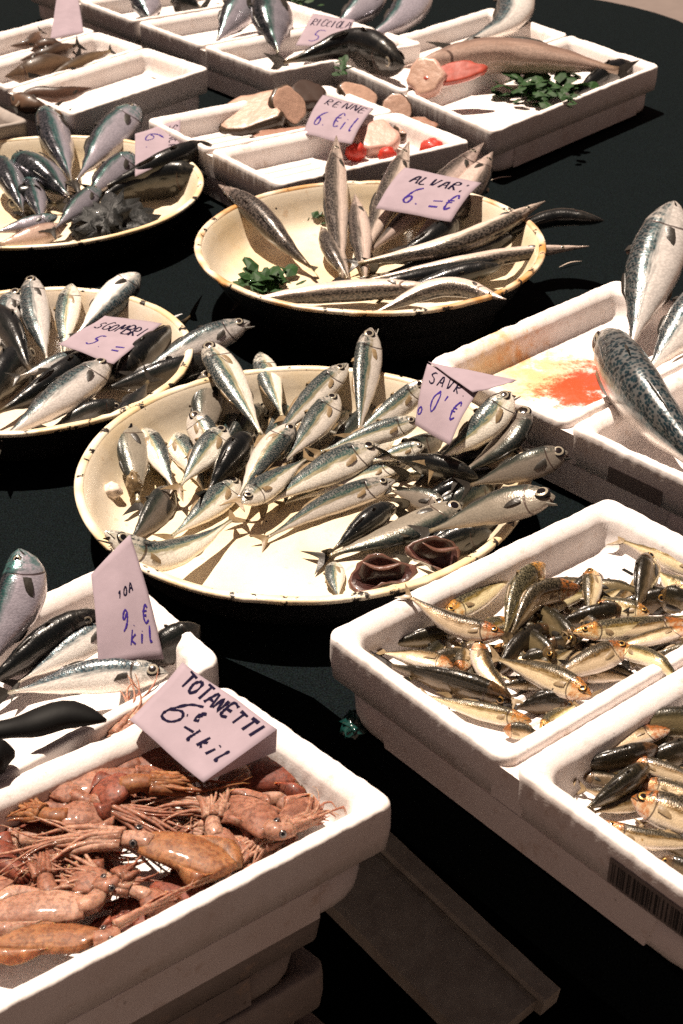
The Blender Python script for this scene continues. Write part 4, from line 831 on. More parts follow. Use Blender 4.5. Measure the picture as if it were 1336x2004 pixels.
# ------------------------------------------------------------------ squid
_cR, _cT, _cN = U(780, 1568, ZR), U(440, 1335, ZR), U(0, 1978, ZR)
_n1 = (_cT - _cR) - (_cN - _cR).normalized() * (_cT - _cR).dot((_cN - _cR).normalized()); _n1.normalize()      # inward from the near wall
_n2 = (_cN - _cR) - (_cT - _cR).normalized() * (_cN - _cR).dot((_cT - _cR).normalized()); _n2.normalize()      # inward from the right wall
def inside(p, pad):
    p = p.copy(); p.z = max(p.z, FL['C'] + pad)
    if p.z < ZR + .004:
        for n_ in (_n1, _n2):
            d = (p - _cR).dot(n_) ; lim = .030 + pad
            if d < lim: p += n_ * (lim - d)
    return p
def squid(tip, mouth, arms, wpx, mat, label, z=(1.5, 2.0, 1.8), narm=9, nthin=7, spread=.6, amat=None, fin=True, seed=0, eye=False, mantle=True, curl=.45, armw=1.0):
    rg = random.Random(seed * 31 + 3); fl = FL['C']
    a = U(tip[0], tip[1], fl + z[0] / 100); b = U(mouth[0], mouth[1], fl + z[1] / 100); e = U(arms[0], arms[1], fl + z[2] / 100)
    amat = amat or mat; r = wpx * .5 * m_per_px((a + b) / 2); fvq = []
    t = (b - a).normalized(); side = t.cross(Vector((0, 0, 1))).normalized(); up = side.cross(t)
    N, K = 22, 18; V = []; fu = []; bend = rg.uniform(-.06, .06) * (b - a).length
    prof = [(0, .05), (.06, .30), (.18, .62), (.36, .90), (.55, 1.0), (.75, .96), (.90, .82), (.96, .74), (1, .66)]
    for i in range(N):
        u = i / (N - 1); c = a.lerp(b, u) + side * bend * math.sin(math.pi * u); q = interp(prof, u)[0] * r
        for j in range(K):
            an = 2 * math.pi * j / K; wob = 1 + .10 * mnoise.noise((u * 4 + seed, math.cos(an) * 1.5, math.sin(an) * 1.5)) + .05 * mnoise.noise((u * 12 + seed, math.cos(an) * 3, math.sin(an) * 3))
            V.append(inside(c + side * (q * math.cos(an) * wob) + up * (q * .40 * math.sin(an) * wob), .0006)); fu.append(u); fvq.append(1 - abs(1 - 2 * j / K))
    Fc = [[i * K + j, i * K + (j + 1) % K, (i + 1) * K + (j + 1) % K, (i + 1) * K + j] for i in range(N - 1) for j in range(K)] + [list(range(K))[::-1], [(N - 1) * K + j for j in range(K)]]
    root = link('squid', V, Fc, mat, attrs={'fu': fu, 'fv': fvq})
    if fin:
        for sgn in (1, -1):
            V = []; m = 9
            for i in range(m + 1):
                f = i / m; u = .01 + .62 * f; c = a.lerp(b, u) + side * bend * math.sin(math.pi * u); q = interp(prof, u)[0] * r
                ext_ = r * .80 * math.sin(math.pi * f ** .8) ** 1.1
                for (k_, lift) in ((0, .10), (.5, .22 + .1 * math.sin(f * 7 + seed)), (1, -.15 + .18 * math.sin(f * 9 + seed))):
                    V.append(inside(c + side * sgn * (q * .88 + ext_ * k_) + up * (r * lift + .0012), .002))
            n3 = len(V); V += [p - up * .002 for p in V]; Fc = []
            for i in range(m):
                for j in range(2): x = i * 3 + j; Fc += [[x, x + 1, x + 4, x + 3], [n3 + x, n3 + x + 3, n3 + x + 4, n3 + x + 1]]
                x = i * 3 + 2; Fc.append([x, n3 + x, n3 + x + 3, x + 3])
            link('fin', V, Fc, mat, root, attrs={'fu': [.5] * len(V)})
    ad = (e - b).normalized(); hl = r * .95; hc = b + (t + ad).normalized() * hl * .45
    pts = [b - t * r * .3, hc, hc + ad * hl * .7]; pts, _ = spline(pts, 9)
    tube('head', pts, [r * .50, r * .52, r * .46, r * .40], amat, root, K=12, flat=.8)
    if eye:
        hs = ad.cross(Vector((0, 0, 1))).normalized()
        for sgn in (1, -1):
            pc = hc + hs * sgn * r * .50 + Vector((0, 0, r * .30)); nrm = (hs * sgn * .6 + Vector((0, -.45, .75))).normalized(); ex = ad - nrm * ad.dot(nrm); ex.normalize(); ey = nrm.cross(ex); er = r * .17
            link('eye', [pc + ex * x * er + ey * y * er + nrm * zz * er for x, y, zz in EV], EF, [M['pupil'], M['squid_eye']], root, mi=EM)
    base = hc + ad * hl * .65; L = (e - base).length; hs = ad.cross(Vector((0, 0, 1))).normalized()
    for i in range(narm + nthin):
        thin = i >= narm
        s = -1 + 2 * i / (narm - 1) if not thin else rg.uniform(-1, 1); ln = L * (rg.uniform(.9, 1.6) if not thin else rg.uniform(1.3, 2.6)); ph = rg.uniform(0, 6.28); am = rg.uniform(.3, 1) * curl * (2.2 if thin else 1); pts = []; m = 16
        cs = rg.choice((-1, 1)) * rg.uniform(.2, 1.5) * curl * 3
        for k in range(m):
            f = k / (m - 1)
            off = hs * (s * r * .42 + s * spread * ln * .24 * f ** 1.1 + math.sin(f * 6 + ph) * am * ln * .16 * f + cs * ln * .20 * f ** 2.6)
            zz = Vector((0, 0, r * .30 * (1 - abs(s)) * (1 - f) + rg.uniform(0, .001) + .004 * math.sin(f * 4 + ph) * f - .004 * f * f))
            pts.append(inside(base + ad * (ln * f * (1 - .12 * f * abs(cs))) + off + zz, .002))
        rr_ = r * (rg.uniform(.13, .20) if not thin else rg.uniform(.06, .10)) * armw
        tube('arm', pts, [rr_ * 1.25, rr_ * 1.05, rr_ * .75, rr_ * .42, rr_ * .12], amat, root, K=7)
    recentre(root); tag(root, label, 'squid', 'small squid heaped in the near tray')
M['squid_eye'] = plain('squid_iris', (.10, .08, .075), .2, coat=.8)
SQ = [
 ((560, 1600), (470, 1650), (380, 1690), 100, 'squid', 'brown squid flat on the floor by the right corner', dict(z=(.8, 1, 1))),
 ((200, 1660), (90, 1640), (0, 1650), 100, 'squid', 'brown squid under the trailing pale arms', dict(z=(.8, 1, 1), amat='squid_pale')),
 ((-60, 1720), (40, 1760), (120, 1740), 90, 'squid', 'brown squid below the fanned arms at left', dict(z=(.8, 1, 1))),
 ((380, 1790), (260, 1800), (160, 1830), 80, 'squid_red', 'reddish squid squeezed against the near wall', dict(z=(.8, 1, 1))),
 ((20, 1590), (120, 1640), (230, 1670), 90, 'squid_red', 'reddish squid under the short armed one', dict(z=(.9, 1.2, 1.2), amat='squid')),
 ((620, 1560), (540, 1560), (450, 1590), 90, 'squid', 'brown squid along the right wall below the red one', dict(z=(1, 1.2, 1.4), amat='squid_pale')),
 # lower fillers
 ((330, 1560), (180, 1620), (120, 1640), 110, 'squid', 'flat pinkish squid buried in the middle of the heap', dict(z=(1, 1.2, 1.2))),
 ((420, 1730), (300, 1760), (220, 1790), 100, 'squid_red', 'reddish squid lying under the orange one by the near wall', dict(z=(1, 1.2, 1.2))),
 ((60, 1700), (130, 1740), (180, 1760), 100, 'squid', 'pinkish squid buried near the left edge', dict(z=(1, 1.2, 1.2))),
 ((480, 1560), (400, 1620), (330, 1660), 110, 'squid', 'squid buried below the folded tag', dict(z=(1, 1.2, 1.2))),
 ((540, 1690), (440, 1640), (360, 1610), 80, 'squid_pale', 'greyish squid next to the near wall', dict(z=(1.6, 1.8, 1.6))),
 ((-40, 1660), (10, 1690), (60, 1720), 90, 'squid_red', 'red squid at the left border above the pair of long mantles', dict(z=(1.6, 1.8, 1.6))),
 ((-60, 1880), (0, 1870), (50, 1860), 60, 'squid_red', 'red squid end in the near left corner', dict(z=(1, 1, 1))),
 # visible ones
 ((-40, 1600), (195, 1480), (275, 1370), 88, 'squid_pale', 'pale squid stretched along the rear wall, arms up by the tag', dict(z=(1.4, 2.2, 4.5), spread=.5)),
 ((55, 1560), (215, 1525), (330, 1520), 96, 'squid', 'pink mantled squid in front of the pale one', dict(z=(2, 2.8, 2.6))),
 ((640, 1510), (470, 1520), (430, 1590), 104, 'squid_red', 'dark red squid under the folded tag at the right wall', dict(z=(2, 2.4, 2.6), amat='squid_pale', spread=.7)),
 ((370, 1470), (260, 1500), (200, 1540), 86, 'squid', 'squid mostly under the near edge of the folded tag', dict(z=(2, 2, 2))),
 ((175, 1560), (250, 1535), (385, 1535), 86, 'squid_red', 'red finned squid with thick arms reaching right', dict(z=(3.0, 4.0, 3.8), amat='squid_orange', spread=.55, armw=1.2)),
 ((230, 1590), (120, 1600), (35, 1575), 80, 'squid', 'squid with short pointed arms at left', dict(z=(2.6, 3.1, 2.9), amat='squid_orange')),
 ((470, 1700), (420, 1630), (425, 1540), 70, 'squid', 'squid with a pale fan of arms beside the tag', dict(z=(2.3, 3.2, 3.6), amat='squid_pale', spread=.8, armw=1.15)),
 ((440, 1560), (530, 1625), (640, 1600), 80, 'squid', 'squid with curling arms spread by the right corner', dict(eye=True, z=(3.0, 4.0, 3.6), amat='squid_pale', spread=1.1, curl=.6)),
 ((140, 1700), (195, 1735), (260, 1700), 76, 'squid', 'squid whose arms form a striped bundle below the orange one', dict(eye=True, z=(2.5, 3.2, 3.4), spread=.9, armw=1.4)),
 ((120, 1800), (95, 1745), (80, 1665), 78, 'squid', 'squid with straight arms fanned upward at left', dict(z=(2.2, 2.8, 2.8), spread=.7)),
 ((-50, 1795), (165, 1775), (205, 1720), 88, 'squid_pale', 'long tan squid, upper of the pair at lower left', dict(z=(2.6, 3.0, 2.8))),
 ((-60, 1845), (195, 1838), (330, 1770), 72, 'squid_orange', 'long orange squid along the near wall, arms to upper right', dict(eye=True, z=(2.2, 3.3, 3.5), amat='squid_pale', spread=.9, curl=.4)),
 ((560, 1650), (478, 1600), (300, 1548), 66, 'squid', 'squid with long pale arms lying across the dark gap below the tag', dict(z=(2.4, 3.0, 3.0), amat='squid_pale', spread=.55, narm=10, armw=1.2)),
 ((350, 1790), (285, 1752), (110, 1705), 62, 'squid', 'squid whose arms trail left below the large orange one', dict(z=(2.4, 3.0, 3.0), amat='squid_pale', spread=.6, narm=10, armw=1.2)),
 ((70, 1520), (150, 1560), (330, 1610), 66, 'squid', 'squid with arms running right behind the large orange one', dict(z=(2.4, 3.0, 2.8), spread=.5, narm=10, armw=1.2)),
 ((610, 1560), (560, 1610), (450, 1690), 60, 'squid', 'squid with curled arms drooping to the near wall', dict(z=(2.2, 2.8, 2.4), amat='squid_pale', spread=.8, narm=10, armw=1.1)),
 ((478, 1722), (285, 1648), (85, 1635), 92, 'squid_orange', 'large orange squid on top with arms trailing left', dict(eye=True, z=(3.4, 3.8, 3.2), amat='squid_pale', spread=.45)),
]
for i, (tp, mo, ar, w_, m_, lab, kw) in enumerate(SQ):
    kw = dict(kw); am = kw.pop('amat', None)
    squid(tp, mo, ar, w_, M[m_], lab, seed=i, amat=M[am] if am else None, **kw)

# ------------------------------------------------------------------ price tags
FONT = {
 'A': [[(0, 0), (.45, 1), (.9, 0)], [(.2, .38), (.7, .38)]], 'B': [[(0, 0), (0, 1), (.6, .9), (.6, .6), (0, .52), (.75, .4), (.7, .05), (0, 0)]],
 'C': [[(.8, .85), (.4, 1), (.05, .6), (.1, .15), (.5, 0), (.8, .15)]], 'E': [[(.7, 1), (0, 1), (0, 0), (.7, 0)], [(0, .5), (.55, .5)]],
 'G': [[(.8, .85), (.4, 1), (.05, .6), (.1, .15), (.5, 0), (.8, .2), (.8, .45), (.5, .45)]], 'I': [[(.2, 0), (.25, 1)]],
 'K': [[(0, 0), (0, 1)], [(.7, 1), (0, .45), (.75, 0)]], 'L': [[(0, 1), (0, 0), (.7, 0)]], 'M': [[(0, 0), (.1, 1), (.45, .3), (.8, 1), (.9, 0)]],
 'N': [[(0, 0), (.05, 1), (.7, 0), (.75, 1)]], 'O': [[(.4, 1), (.05, .7), (.08, .2), (.4, 0), (.75, .3), (.7, .8), (.4, 1)]],
 'R': [[(0, 0), (.05, 1), (.65, .9), (.65, .6), (.05, .5), (.75, 0)]], 'S': [[(.75, .9), (.4, 1), (.08, .75), (.6, .45), (.65, .15), (.3, 0), (0, .12)]],
 'T': [[(0, 1), (.85, .95)], [(.42, .98), (.4, 0)]], 'U': [[(0, 1), (.05, .2), (.35, 0), (.65, .2), (.72, 1)]], 'V': [[(0, 1), (.38, 0), (.8, 1)]],
 '0': [[(.45, 1), (.08, .7), (.05, .25), (.35, 0), (.72, .3), (.7, .8), (.45, 1), (.3, .9)]], '1': [[(.1, .75), (.4, 1), (.35, 0)]],
 '5': [[(.8, 1), (.2, .95), (.15, .55), (.6, .55), (.75, .25), (.4, 0), (0, .1)]], '6': [[(.9, 1), (.4, .75), (.05, .3), (.2, .02), (.6, .02), (.72, .3), (.45, .48), (.12, .3)]],
 '9': [[(.7, .8), (.35, 1), (.1, .75), (.3, .5), (.7, .8), (.55, .2), (.2, -.1)]],
 'e': [[(.7, .8), (.35, .95), (.08, .5), (.3, .05), (.75, .15)], [(-.05, .6), (.55, .62)], [(-.05, .42), (.5, .44)]],
 'k': [[(.1, 0), (.15, 1)], [(.6, .6), (.15, .3), (.65, 0)]], 'i': [[(.2, 0), (.25, .55)], [(.28, .78), (.3, .8)]], 'l': [[(.1, 1), (.15, 0), (.4, .05)]], 'a': [[(.6, .5), (.2, .5), (.1, .1), (.4, .05), (.6, .5), (.65, 0)]],
 't': [[(.2, 1), (.2, 0), (.45, .05)], [(0, .65), (.5, .68)]], 'n': [[(0, 0), (.05, .5)], [(.05, .35), (.35, .5), (.5, 0)]],
 '.': [[(.1, 0), (.18, .03)]], "'": [[(.1, 1), (.05, .75)]], '/': [[(0, -.1), (.6, 1.1)]], '=': [[(0, .35), (.9, .45)], [(.05, .1), (.8, .15)]], '-': [[(0, .4), (1.0, .5)]], ' ': [],
}
def price_tag(quad, zs, lines, label, cont, curl=0.0, roll=0.0, rot=0, fold=None, seed=0):
    """quad px in reading order: top-left, top-right, bottom-right, bottom-left; zs in cm over the container floor"""
    rg = random.Random(seed + 77); fl = FL[cont]
    P = [U(x, y, fl + z / 100) for (x, y), z in zip(quad, zs)]
    nrm = (P[1] - P[0]).cross(P[3] - P[0]).normalized()
    if nrm.dot(CAM - P[0]) < 0: nrm = -nrm
    W = (P[1] - P[0]).length; Hh = (P[3] - P[0]).length
    def S(u, v, off=0.0):
        p = P[0] * ((1 - u) * (1 - v)) + P[1] * (u * (1 - v)) + P[2] * (u * v) + P[3] * ((1 - u) * v)
        return p + nrm * (curl * math.sin(math.pi * u) * W + roll * math.sin(math.pi * v) * Hh + off + .0022 * mnoise.noise((u * 2.6, v * 2.6, seed)) + .0012 * max(0, u * v))
    nu, nv = 16, 14; V = []; Fc = []
    for off in (.0002, -.0002):
        for i in range(nv + 1):
            for j in range(nu + 1): V.append(S(j / nu, i / nv, off))
    m = (nu + 1) * (nv + 1)
    for i in range(nv):
        for j in range(nu):
            a = i * (nu + 1) + j; Fc += [[a, a + 1, a + nu + 2, a + nu + 1], [m + a, m + a + nu + 1, m + a + nu + 2, m + a + 1]]
    edge = [j for j in range(nu + 1)] + [i * (nu + 1) + nu for i in range(1, nv + 1)] + [nv * (nu + 1) + j for j in range(nu - 1, -1, -1)] + [i * (nu + 1) for i in range(nv - 1, 0, -1)]
    for a, b in zip(edge, edge[1:] + edge[:1]): Fc.append([a, m + a, m + b, b])
    root = link('price_tag', V, Fc, M['paper'])
    for (text, u0, v0, size, adv, slant, ink) in lines:      # pen strokes
        V = []; Fc = []; x = u0; y = v0
        lim = 1 / (Hh / W) if rot else 1.0
        tot = sum(1 for _ in text) * adv * size * (Hh / W)
        adv_k = min(1.0, ((.97 - u0) * 1.0) / max(.01, tot))
        for ch in text:
            s = size * rg.uniform(.88, 1.12)
            for st_ in FONT.get(ch, []):
                pp = []
                for q, (a, b) in enumerate(st_):
                    a += rg.uniform(-.05, .05); b += rg.uniform(-.05, .05)
                    pp.append((x + (a * .75 + b * slant) * s * (Hh / W) * adv_k, y - b * s))
                # smooth
                if len(pp) > 2:
                    sp_, _ = spline([Vector((p[0], p[1], 0)) for p in pp], len(pp) * 4); pp = [(p.x, p.y) for p in sp_]
                wd = .00105 * (1 if ink == 'ink_black' else 1.15) * (W / .075)
                if rot: pp = [(1 - q, p) for p, q in pp]
                for i, (p, q) in enumerate(pp):
                    p = min(.99, max(.01, p)); q = min(.99, max(.01, q))
                    n0 = pp[min(i + 1, len(pp) - 1)]; n1 = pp[max(i - 1, 0)]
                    dx, dy = (n0[0] - n1[0]) * W, (n0[1] - n1[1]) * Hh; L_ = math.hypot(dx, dy) or 1
                    ww = wd * (.55 + .6 * rg.random()); ox, oy = -dy / L_ * ww / W, dx / L_ * ww / Hh
                    V += [S(p + ox, q + oy, .0006), S(p - ox, q - oy, .0006)]
                    if i: k = len(V); Fc.append([k - 4, k - 3, k - 1, k - 2])
            x += adv * size * (Hh / W) * adv_k; y += rg.uniform(-.01, .01)
        if V: link('lettering', V, Fc, M[ink], root, smooth=False)
    if fold: link('folded_edge', [S(*f) for f in fold], [list(range(len(fold)))], M['paper'], root, smooth=False)
    recentre(root); tag(root, label, 'price tag', 'handwritten lilac price tags'); return root
price_tag([(836, 712), (945, 752), (880, 872), (812, 832)], [13.2, 13.2, 8.6, 8.6], [('SAVR.', .12, .30, .19, 1.1, .1, 'ink_black'), ("0'e", .28, .72, .32, 1.2, .25, 'ink_blue'), ('0', .02, .84, .13, 1, .2, 'ink_blue')], 'lilac price tag reading SAVR. in the big basin', 'b1', roll=.06, seed=1)
price_tag([(838, 708), (1012, 744), (990, 754), (925, 768)], [13.4, 13.4, 13.1, 13.1], [], 'folded lilac paper flap on top of the SAVR. tag', 'b1', seed=12)
price_tag([(205, 618), (318, 632), (222, 714), (114, 674)], [6.6, 6.6, 6.8, 6.4], [('SGOMBRI', .10, .38, .20, .84, .2, 'ink_black'), ('5.=', .30, .80, .30, 1.3, .3, 'ink_blue')], 'lilac price tag reading SGOMBRI on the left mackerel', 'b3', seed=2)
price_tag([(792, 328), (942, 358), (882, 436), (735, 408)], [9.6, 9.2, 6.6, 7], [('ALVARI', .20, .38, .24, .9, .2, 'ink_black'), ('6.=e', .26, .82, .34, 1.1, .3, 'ink_blue')], 'lilac price tag reading ALVARI before the upright slender fish', 'b2', roll=.05, seed=3)
price_tag([(264, 262), (353, 234), (351, 306), (264, 346)], [9, 9.4, 7.4, 6.8], [('SUNCATE', .10, .24, .17, .9, .1, 'ink_black'), ('6.e', .12, .76, .38, 1.0, .1, 'ink_blue')], 'lilac price tag with writing turned sideways above dark tuna', 'b4', rot=1, seed=4)
price_tag([(632, 186), (732, 212), (688, 284), (592, 262)], [6.5, 6.2, 4.2, 4.5], [('RENNE', .14, .28, .20, 1.0, .2, 'ink_black'), ('6.eil', .12, .78, .34, .9, .3, 'ink_blue')], 'lilac price tag reading RENNE on the fish steaks', 'G', roll=.04, seed=5)
price_tag([(612, 26), (694, 40), (672, 92), (578, 90)], [7, 7, 5, 5], [('RICCIOLA', .08, .36, .22, .75, .2, 'ink_black'), ('5=', .2, .85, .34, 1.3, .3, 'ink_blue')], 'lilac price tag reading RICCIOLA at the top edge', 'H', seed=6)
price_tag([(112, -12), (152, -10), (164, 66), (98, 78)], [9, 9, 4, 4], [], 'blank side of a lilac tag standing at upper left', 'F', seed=7)
price_tag([(178, 1124), (254, 1046), (320, 1290), (192, 1306)], [11, 12.5, 5.2, 5.4], [('10A', .42, .44, .07, 1.0, .2, 'ink_black'), ('9.e', .40, .72, .16, 1.1, .3, 'ink_blue'), ('kil', .50, .86, .13, .9, .3, 'ink_blue')], 'curled lilac price tag standing among silver fish', 'C', curl=.10, roll=.05, seed=8)
price_tag([(357, 1296), (542, 1426), (398, 1534), (253, 1408)], [7.6, 6.8, 5.2, 6.4], [('TOTANETTI', .10, .24, .19, .82, .1, 'ink_black'), ('6', .16, .72, .40, 1.1, .3, 'ink_black'), ('.e', .36, .50, .14, .8, .2, 'ink_black'), ('-lkil', .42, .72, .20, .85, .2, 'ink_black')], 'large lilac price tag reading TOTANETTI over the squid', 'C', roll=-.03, seed=9,
          fold=[(1, 0, .0), (1, 1, .0), (1.0, .05, -.028)])

# ------------------------------------------------------------------ greens, tomatoes, steaks, bits
def sprig(px, py, z, cont, wpx, hpx, n, label, mat='leaf', seed=0, size=.013, cat='herbs', name='parsley_sprig', lift=.012):
    rg = random.Random(seed + 5); c = U(px, py, FL[cont] + z / 100); k = m_per_px(c); V = []; Fc = []
    for i in range(n):
        x = rg.gauss(0, .30) * wpx * k; y = rg.gauss(0, .30) * hpx * k / max(.3, (CAM - c).normalized().z); zz = rg.random() * lift
        p = c + Vector((x, y, zz)); a = rg.uniform(0, 6.28); s = size * rg.uniform(.5, 1.2)
        d = Vector((math.cos(a), math.sin(a), rg.uniform(-.2, .6))); e = Vector((-math.sin(a), math.cos(a), rg.uniform(-.5, .5)))
        b = len(V); V += [p, p + d * s * .4 + e * s * .40, p + d * s * .55 + Vector((0, 0, s * .12)), p + d * s * .4 - e * s * .40, p + d * s + e * s * .28, p + d * s * 1.15, p + d * s - e * s * .28]
        Fc += [[b, b + 2, b + 1], [b, b + 3, b + 2], [b + 1, b + 2, b + 5, b + 4], [b + 2, b + 3, b + 6, b + 5]]
    hs = [c + Vector((math.cos(a) * wpx * k * .42, math.sin(a) * wpx * k * .25, lift * .5)) for a in (0, 1.3, 2.4, 3.3, 4.4, 5.4)]
    o = None
    for h_ in hs:
        pts, _ = spline([c, (c + h_) / 2 + Vector((0, 0, lift * .5)), h_], 6); q = tube(name if o is None else 'stem', pts, [.0016, .0012, .0006], M[mat], o, K=5); o = o or q
    lf = link('leaves', V, Fc, M[mat], o, smooth=False); lf['kind'] = 'stuff'; recentre(o); tag(o, label, cat); return o
sprig(1050, 186, .3, 'E', 120, 40, 90, 'dark green parsley in the far right tray', seed=1, size=.042, lift=.03)
sprig(1112, 200, 5.0, 'E', 16, 34, 14, 'parsley leaf hanging over the far tray rim', seed=2, size=.02)
sprig(512, 558, .3, 'b2', 72, 32, 60, 'green parsley on the floor of the rusty rimmed basin', seed=3, size=.027)
sprig(610, 432, 1, 'b2', 60, 14, 24, 'thin green leaf behind the upright slender fish', seed=4, size=.016)
sprig(672, 140, 4.6, 'E', 14, 34, 14, 'green leaf on the left corner of the far tray', seed=5, size=.02)
sprig(15, 886, .3, 'T', 40, 20, 20, 'dark green leaf on the front rim at the left edge', seed=6, size=.022)
sprig(300, 806, .3, 'T', 34, 40, 20, 'yellow green leaf where two basins meet', seed=7, size=.015)
# bag below
sprig(225, -5, 2, 'H', 90, 26, 60, 'green leaves at the top edge in the furthest tray', seed=9, size=.03)
sprig(570, 8, 2, 'H', 60, 30, 40, 'green leaves between fish at the top edge', seed=10, size=.03)
def blob(name, px, py, z, cont, sx, sy, sz, mat, label, cat, group=None, seed=0, rough=.2, lumps=6, mats=None, n=20):
    c = U(px, py, FL[cont] + z / 100) if isinstance(cont, str) else U(px, py, cont); k = m_per_px(c); V = []; Fc = []; m = 12
    for i in range(m + 1):
        th = math.pi * i / m
        for j in range(n):
            a = 2 * math.pi * j / n; d = Vector((math.sin(th) * math.cos(a), math.sin(th) * math.sin(a), math.cos(th)))
            q = 1 + rough * mnoise.noise(d * lumps * .35 + Vector((seed * 3.1, 0, 0))) + rough * .4 * mnoise.noise(d * lumps + Vector((seed, 5, 0)))
            V.append(c + Vector((d.x * sx * k * q, d.y * sy * k * q, d.z * sz * k * q)))
    Fc = [[i * n + j, i * n + (j + 1) % n, (i + 1) * n + (j + 1) % n, (i + 1) * n + j] for i in range(m) for j in range(n)]
    o = link(name, V, Fc, M[mat], attrs={'fu': [.5] * len(V), 'fv': [.5] * len(V)}); recentre(o); tag(o, label, cat, group); return o
for i, (x, y, s, lab) in enumerate(((696, 298, 19, 'red tomato nearest the RENNE tag'), (757, 304, 17, 'red tomato half hidden behind an upright fish'), (845, 295, 24, 'largest red tomato at the right of the steaks'))):
    tm = blob('tomato', x, y, 1.6, 'G', s * 1.08, s * 1.0, s * .95, 'tomato', lab, 'tomato', 'red tomatoes between the fish steaks', seed=i, rough=.22)
def slab(name, px, py, z, cont, wpx, hpx, th, ang, mat, skin, label, seed=0, tilt=(0, -.3, 1), notch=.2):
    """a cut of fish: irregular outline with a skin band round the flesh"""
    c = U(px, py, FL[cont] + z / 100); k = m_per_px(c); n = 26; nz = Vector(tilt).normalized(); X = Vector((math.cos(R(ang)), math.sin(R(ang)), 0)); X = (X - nz * X.dot(nz)).normalized(); Y = nz.cross(X)
    V = []; mi = []; Fc = []; rings = [(0, .92), (.12, 1.0), (.5, 1.04), (.88, 1.0), (1, .92), (1.02, .80), (1.0, .3)]
    for (f, s) in rings:
        for j in range(n):
            a = 2 * math.pi * j / n; q = 1 + notch * mnoise.noise((math.cos(a) * 1.4 + seed * 2.3, math.sin(a) * 1.4, 0)) + .06 * mnoise.noise((math.cos(a) * 5, math.sin(a) * 5, seed))
            V.append(c + X * (math.cos(a) * s * q * wpx * .5 * k) + Y * (math.sin(a) * s * q * hpx * .5 * k) + nz * (f * th + .0015 * mnoise.noise((math.cos(a) * 3 * s, math.sin(a) * 3 * s, seed + 9))))
    for i in range(len(rings) - 1):
        for j in range(n): Fc.append([i * n + j, i * n + (j + 1) % n, (i + 1) * n + (j + 1) % n, (i + 1) * n + j]); mi.append(1 if i < 4 else 0)
    Fc.append(list(range(n))[::-1]); mi.append(1); Fc.append([(len(rings) - 1) * n + j for j in range(n)]); mi.append(0)
    o = link(name, V, Fc, [M[mat], M[skin]], mi=mi, attrs={'fu': [.5] * len(V), 'fv': [.25] * len(V)}); recentre(o); tag(o, label, 'fish cut', 'fish cuts in the middle tray'); return o
M['flesh_brown'] = plain('brown_flesh', (.26, .13, .085), .4, coat=.4, var=.4, scale=50, bump=.004)
M['flesh_tan'] = plain('tan_flesh', (.40, .25, .185), .4, coat=.4, var=.3, scale=60, bump=.003)
slab('fish_steak', 776, 222, 2.6, 'G', 62, 74, .016, 10, 'flesh_tan', 'brown_fish', 'round pale steak with brown skin, standing at the rear right', 1, (-.1, -.75, .6), .05)
slab('fish_steak', 500, 236, 1.2, 'G', 130, 120, .030, 20, 'flesh_tan', 'brown_fish', 'large brownish slab of fish at the left of the heap', 2, (-.2, -.35, 1), .35)
slab('fish_steak', 560, 212, 3.4, 'G', 70, 90, .020, 60, 'flesh_tan', 'brown_fish', 'upright pinkish piece behind the large slab', 3, (.5, -.6, .6), .3)
slab('fish_steak', 600, 200, 2.6, 'G', 74, 80, .028, 0, 'brown_fish', 'brown_fish', 'dark skinned piece left of the tag', 4, (.2, -.3, 1), .3)
slab('fish_steak', 556, 270, .8, 'G', 120, 40, .014, 10, 'flesh_brown', 'brown_fish', 'thin reddish strip in front of the large slab', 5, (0, -.2, 1), .4)
slab('fish_steak', 736, 282, 1.2, 'G', 84, 90, .028, 30, 'flesh', 'flesh', 'pink raw lump between the tomatoes', 6, (0, -.4, 1), .4)
slab('fish_steak', 700, 200, 2.4, 'G', 60, 80, .022, 80, 'flesh_tan', 'brown_fish', 'tan piece behind the RENNE tag', 7, (.3, -.5, .8), .3)
slab('fish_steak', 815, 262, 1.2, 'G', 90, 60, .02, 0, 'flesh_brown', 'brown_fish', 'flat brown piece at the right wall', 8, (0, -.3, 1), .3)
slab('fish_steak', 838, 160, 6.0, 'E', 74, 84, .028, 20, 'flesh_tan', 'flesh', 'white cut end of the long brown fish', 9, (-.3, -.6, .6), .35)
slab('fish_steak', 892, 148, 7.4, 'E', 112, 46, .014, 15, 'gill', 'gill', 'bright red flesh beside the white cut end', 10, (0, -.5, .8), .3)
slab('fish_steak', 1192, 733, .3, 'D', 50, 26, .006, 0, 'gill', 'gill', 'flat red scrap by the barred mackerel in the bloody tray', 11, (0, 0, 1), .4)
blob('ice_lump', 218, 962, 2.2, 'b1', 20, 18, 16, 'bone', 'white lump stuck on the left wall of the big basin', 'scrap', seed=4, rough=.35)
blob('fish_scrap', 262, 948, 2.4, 'b1', 16, 18, 26, 'fin', 'brown scrap next to the white lump', 'scrap', seed=5, rough=.5)
blob('shell', 1100, 922, TZ + .05, TZ + .012, 16, 15, 13, 'flesh_tan', 'pale pebble like lump right of the big basin', 'scrap', seed=6, rough=.25)
blob('plastic_scrap', 694, 1420, 0, TZ + .006, 24, 30, 10, 'teal', 'crumpled wet teal plastic between the two front trays', 'scrap', seed=7, rough=.9, lumps=9) 
blob('plastic_bag', 218, 440, 2.0, 'b4', 72, 100, 34, 'bag', 'crumpled black plastic bag at the front of the tuna basin', 'bag', seed=9, rough=.75, lumps=11, n=40)

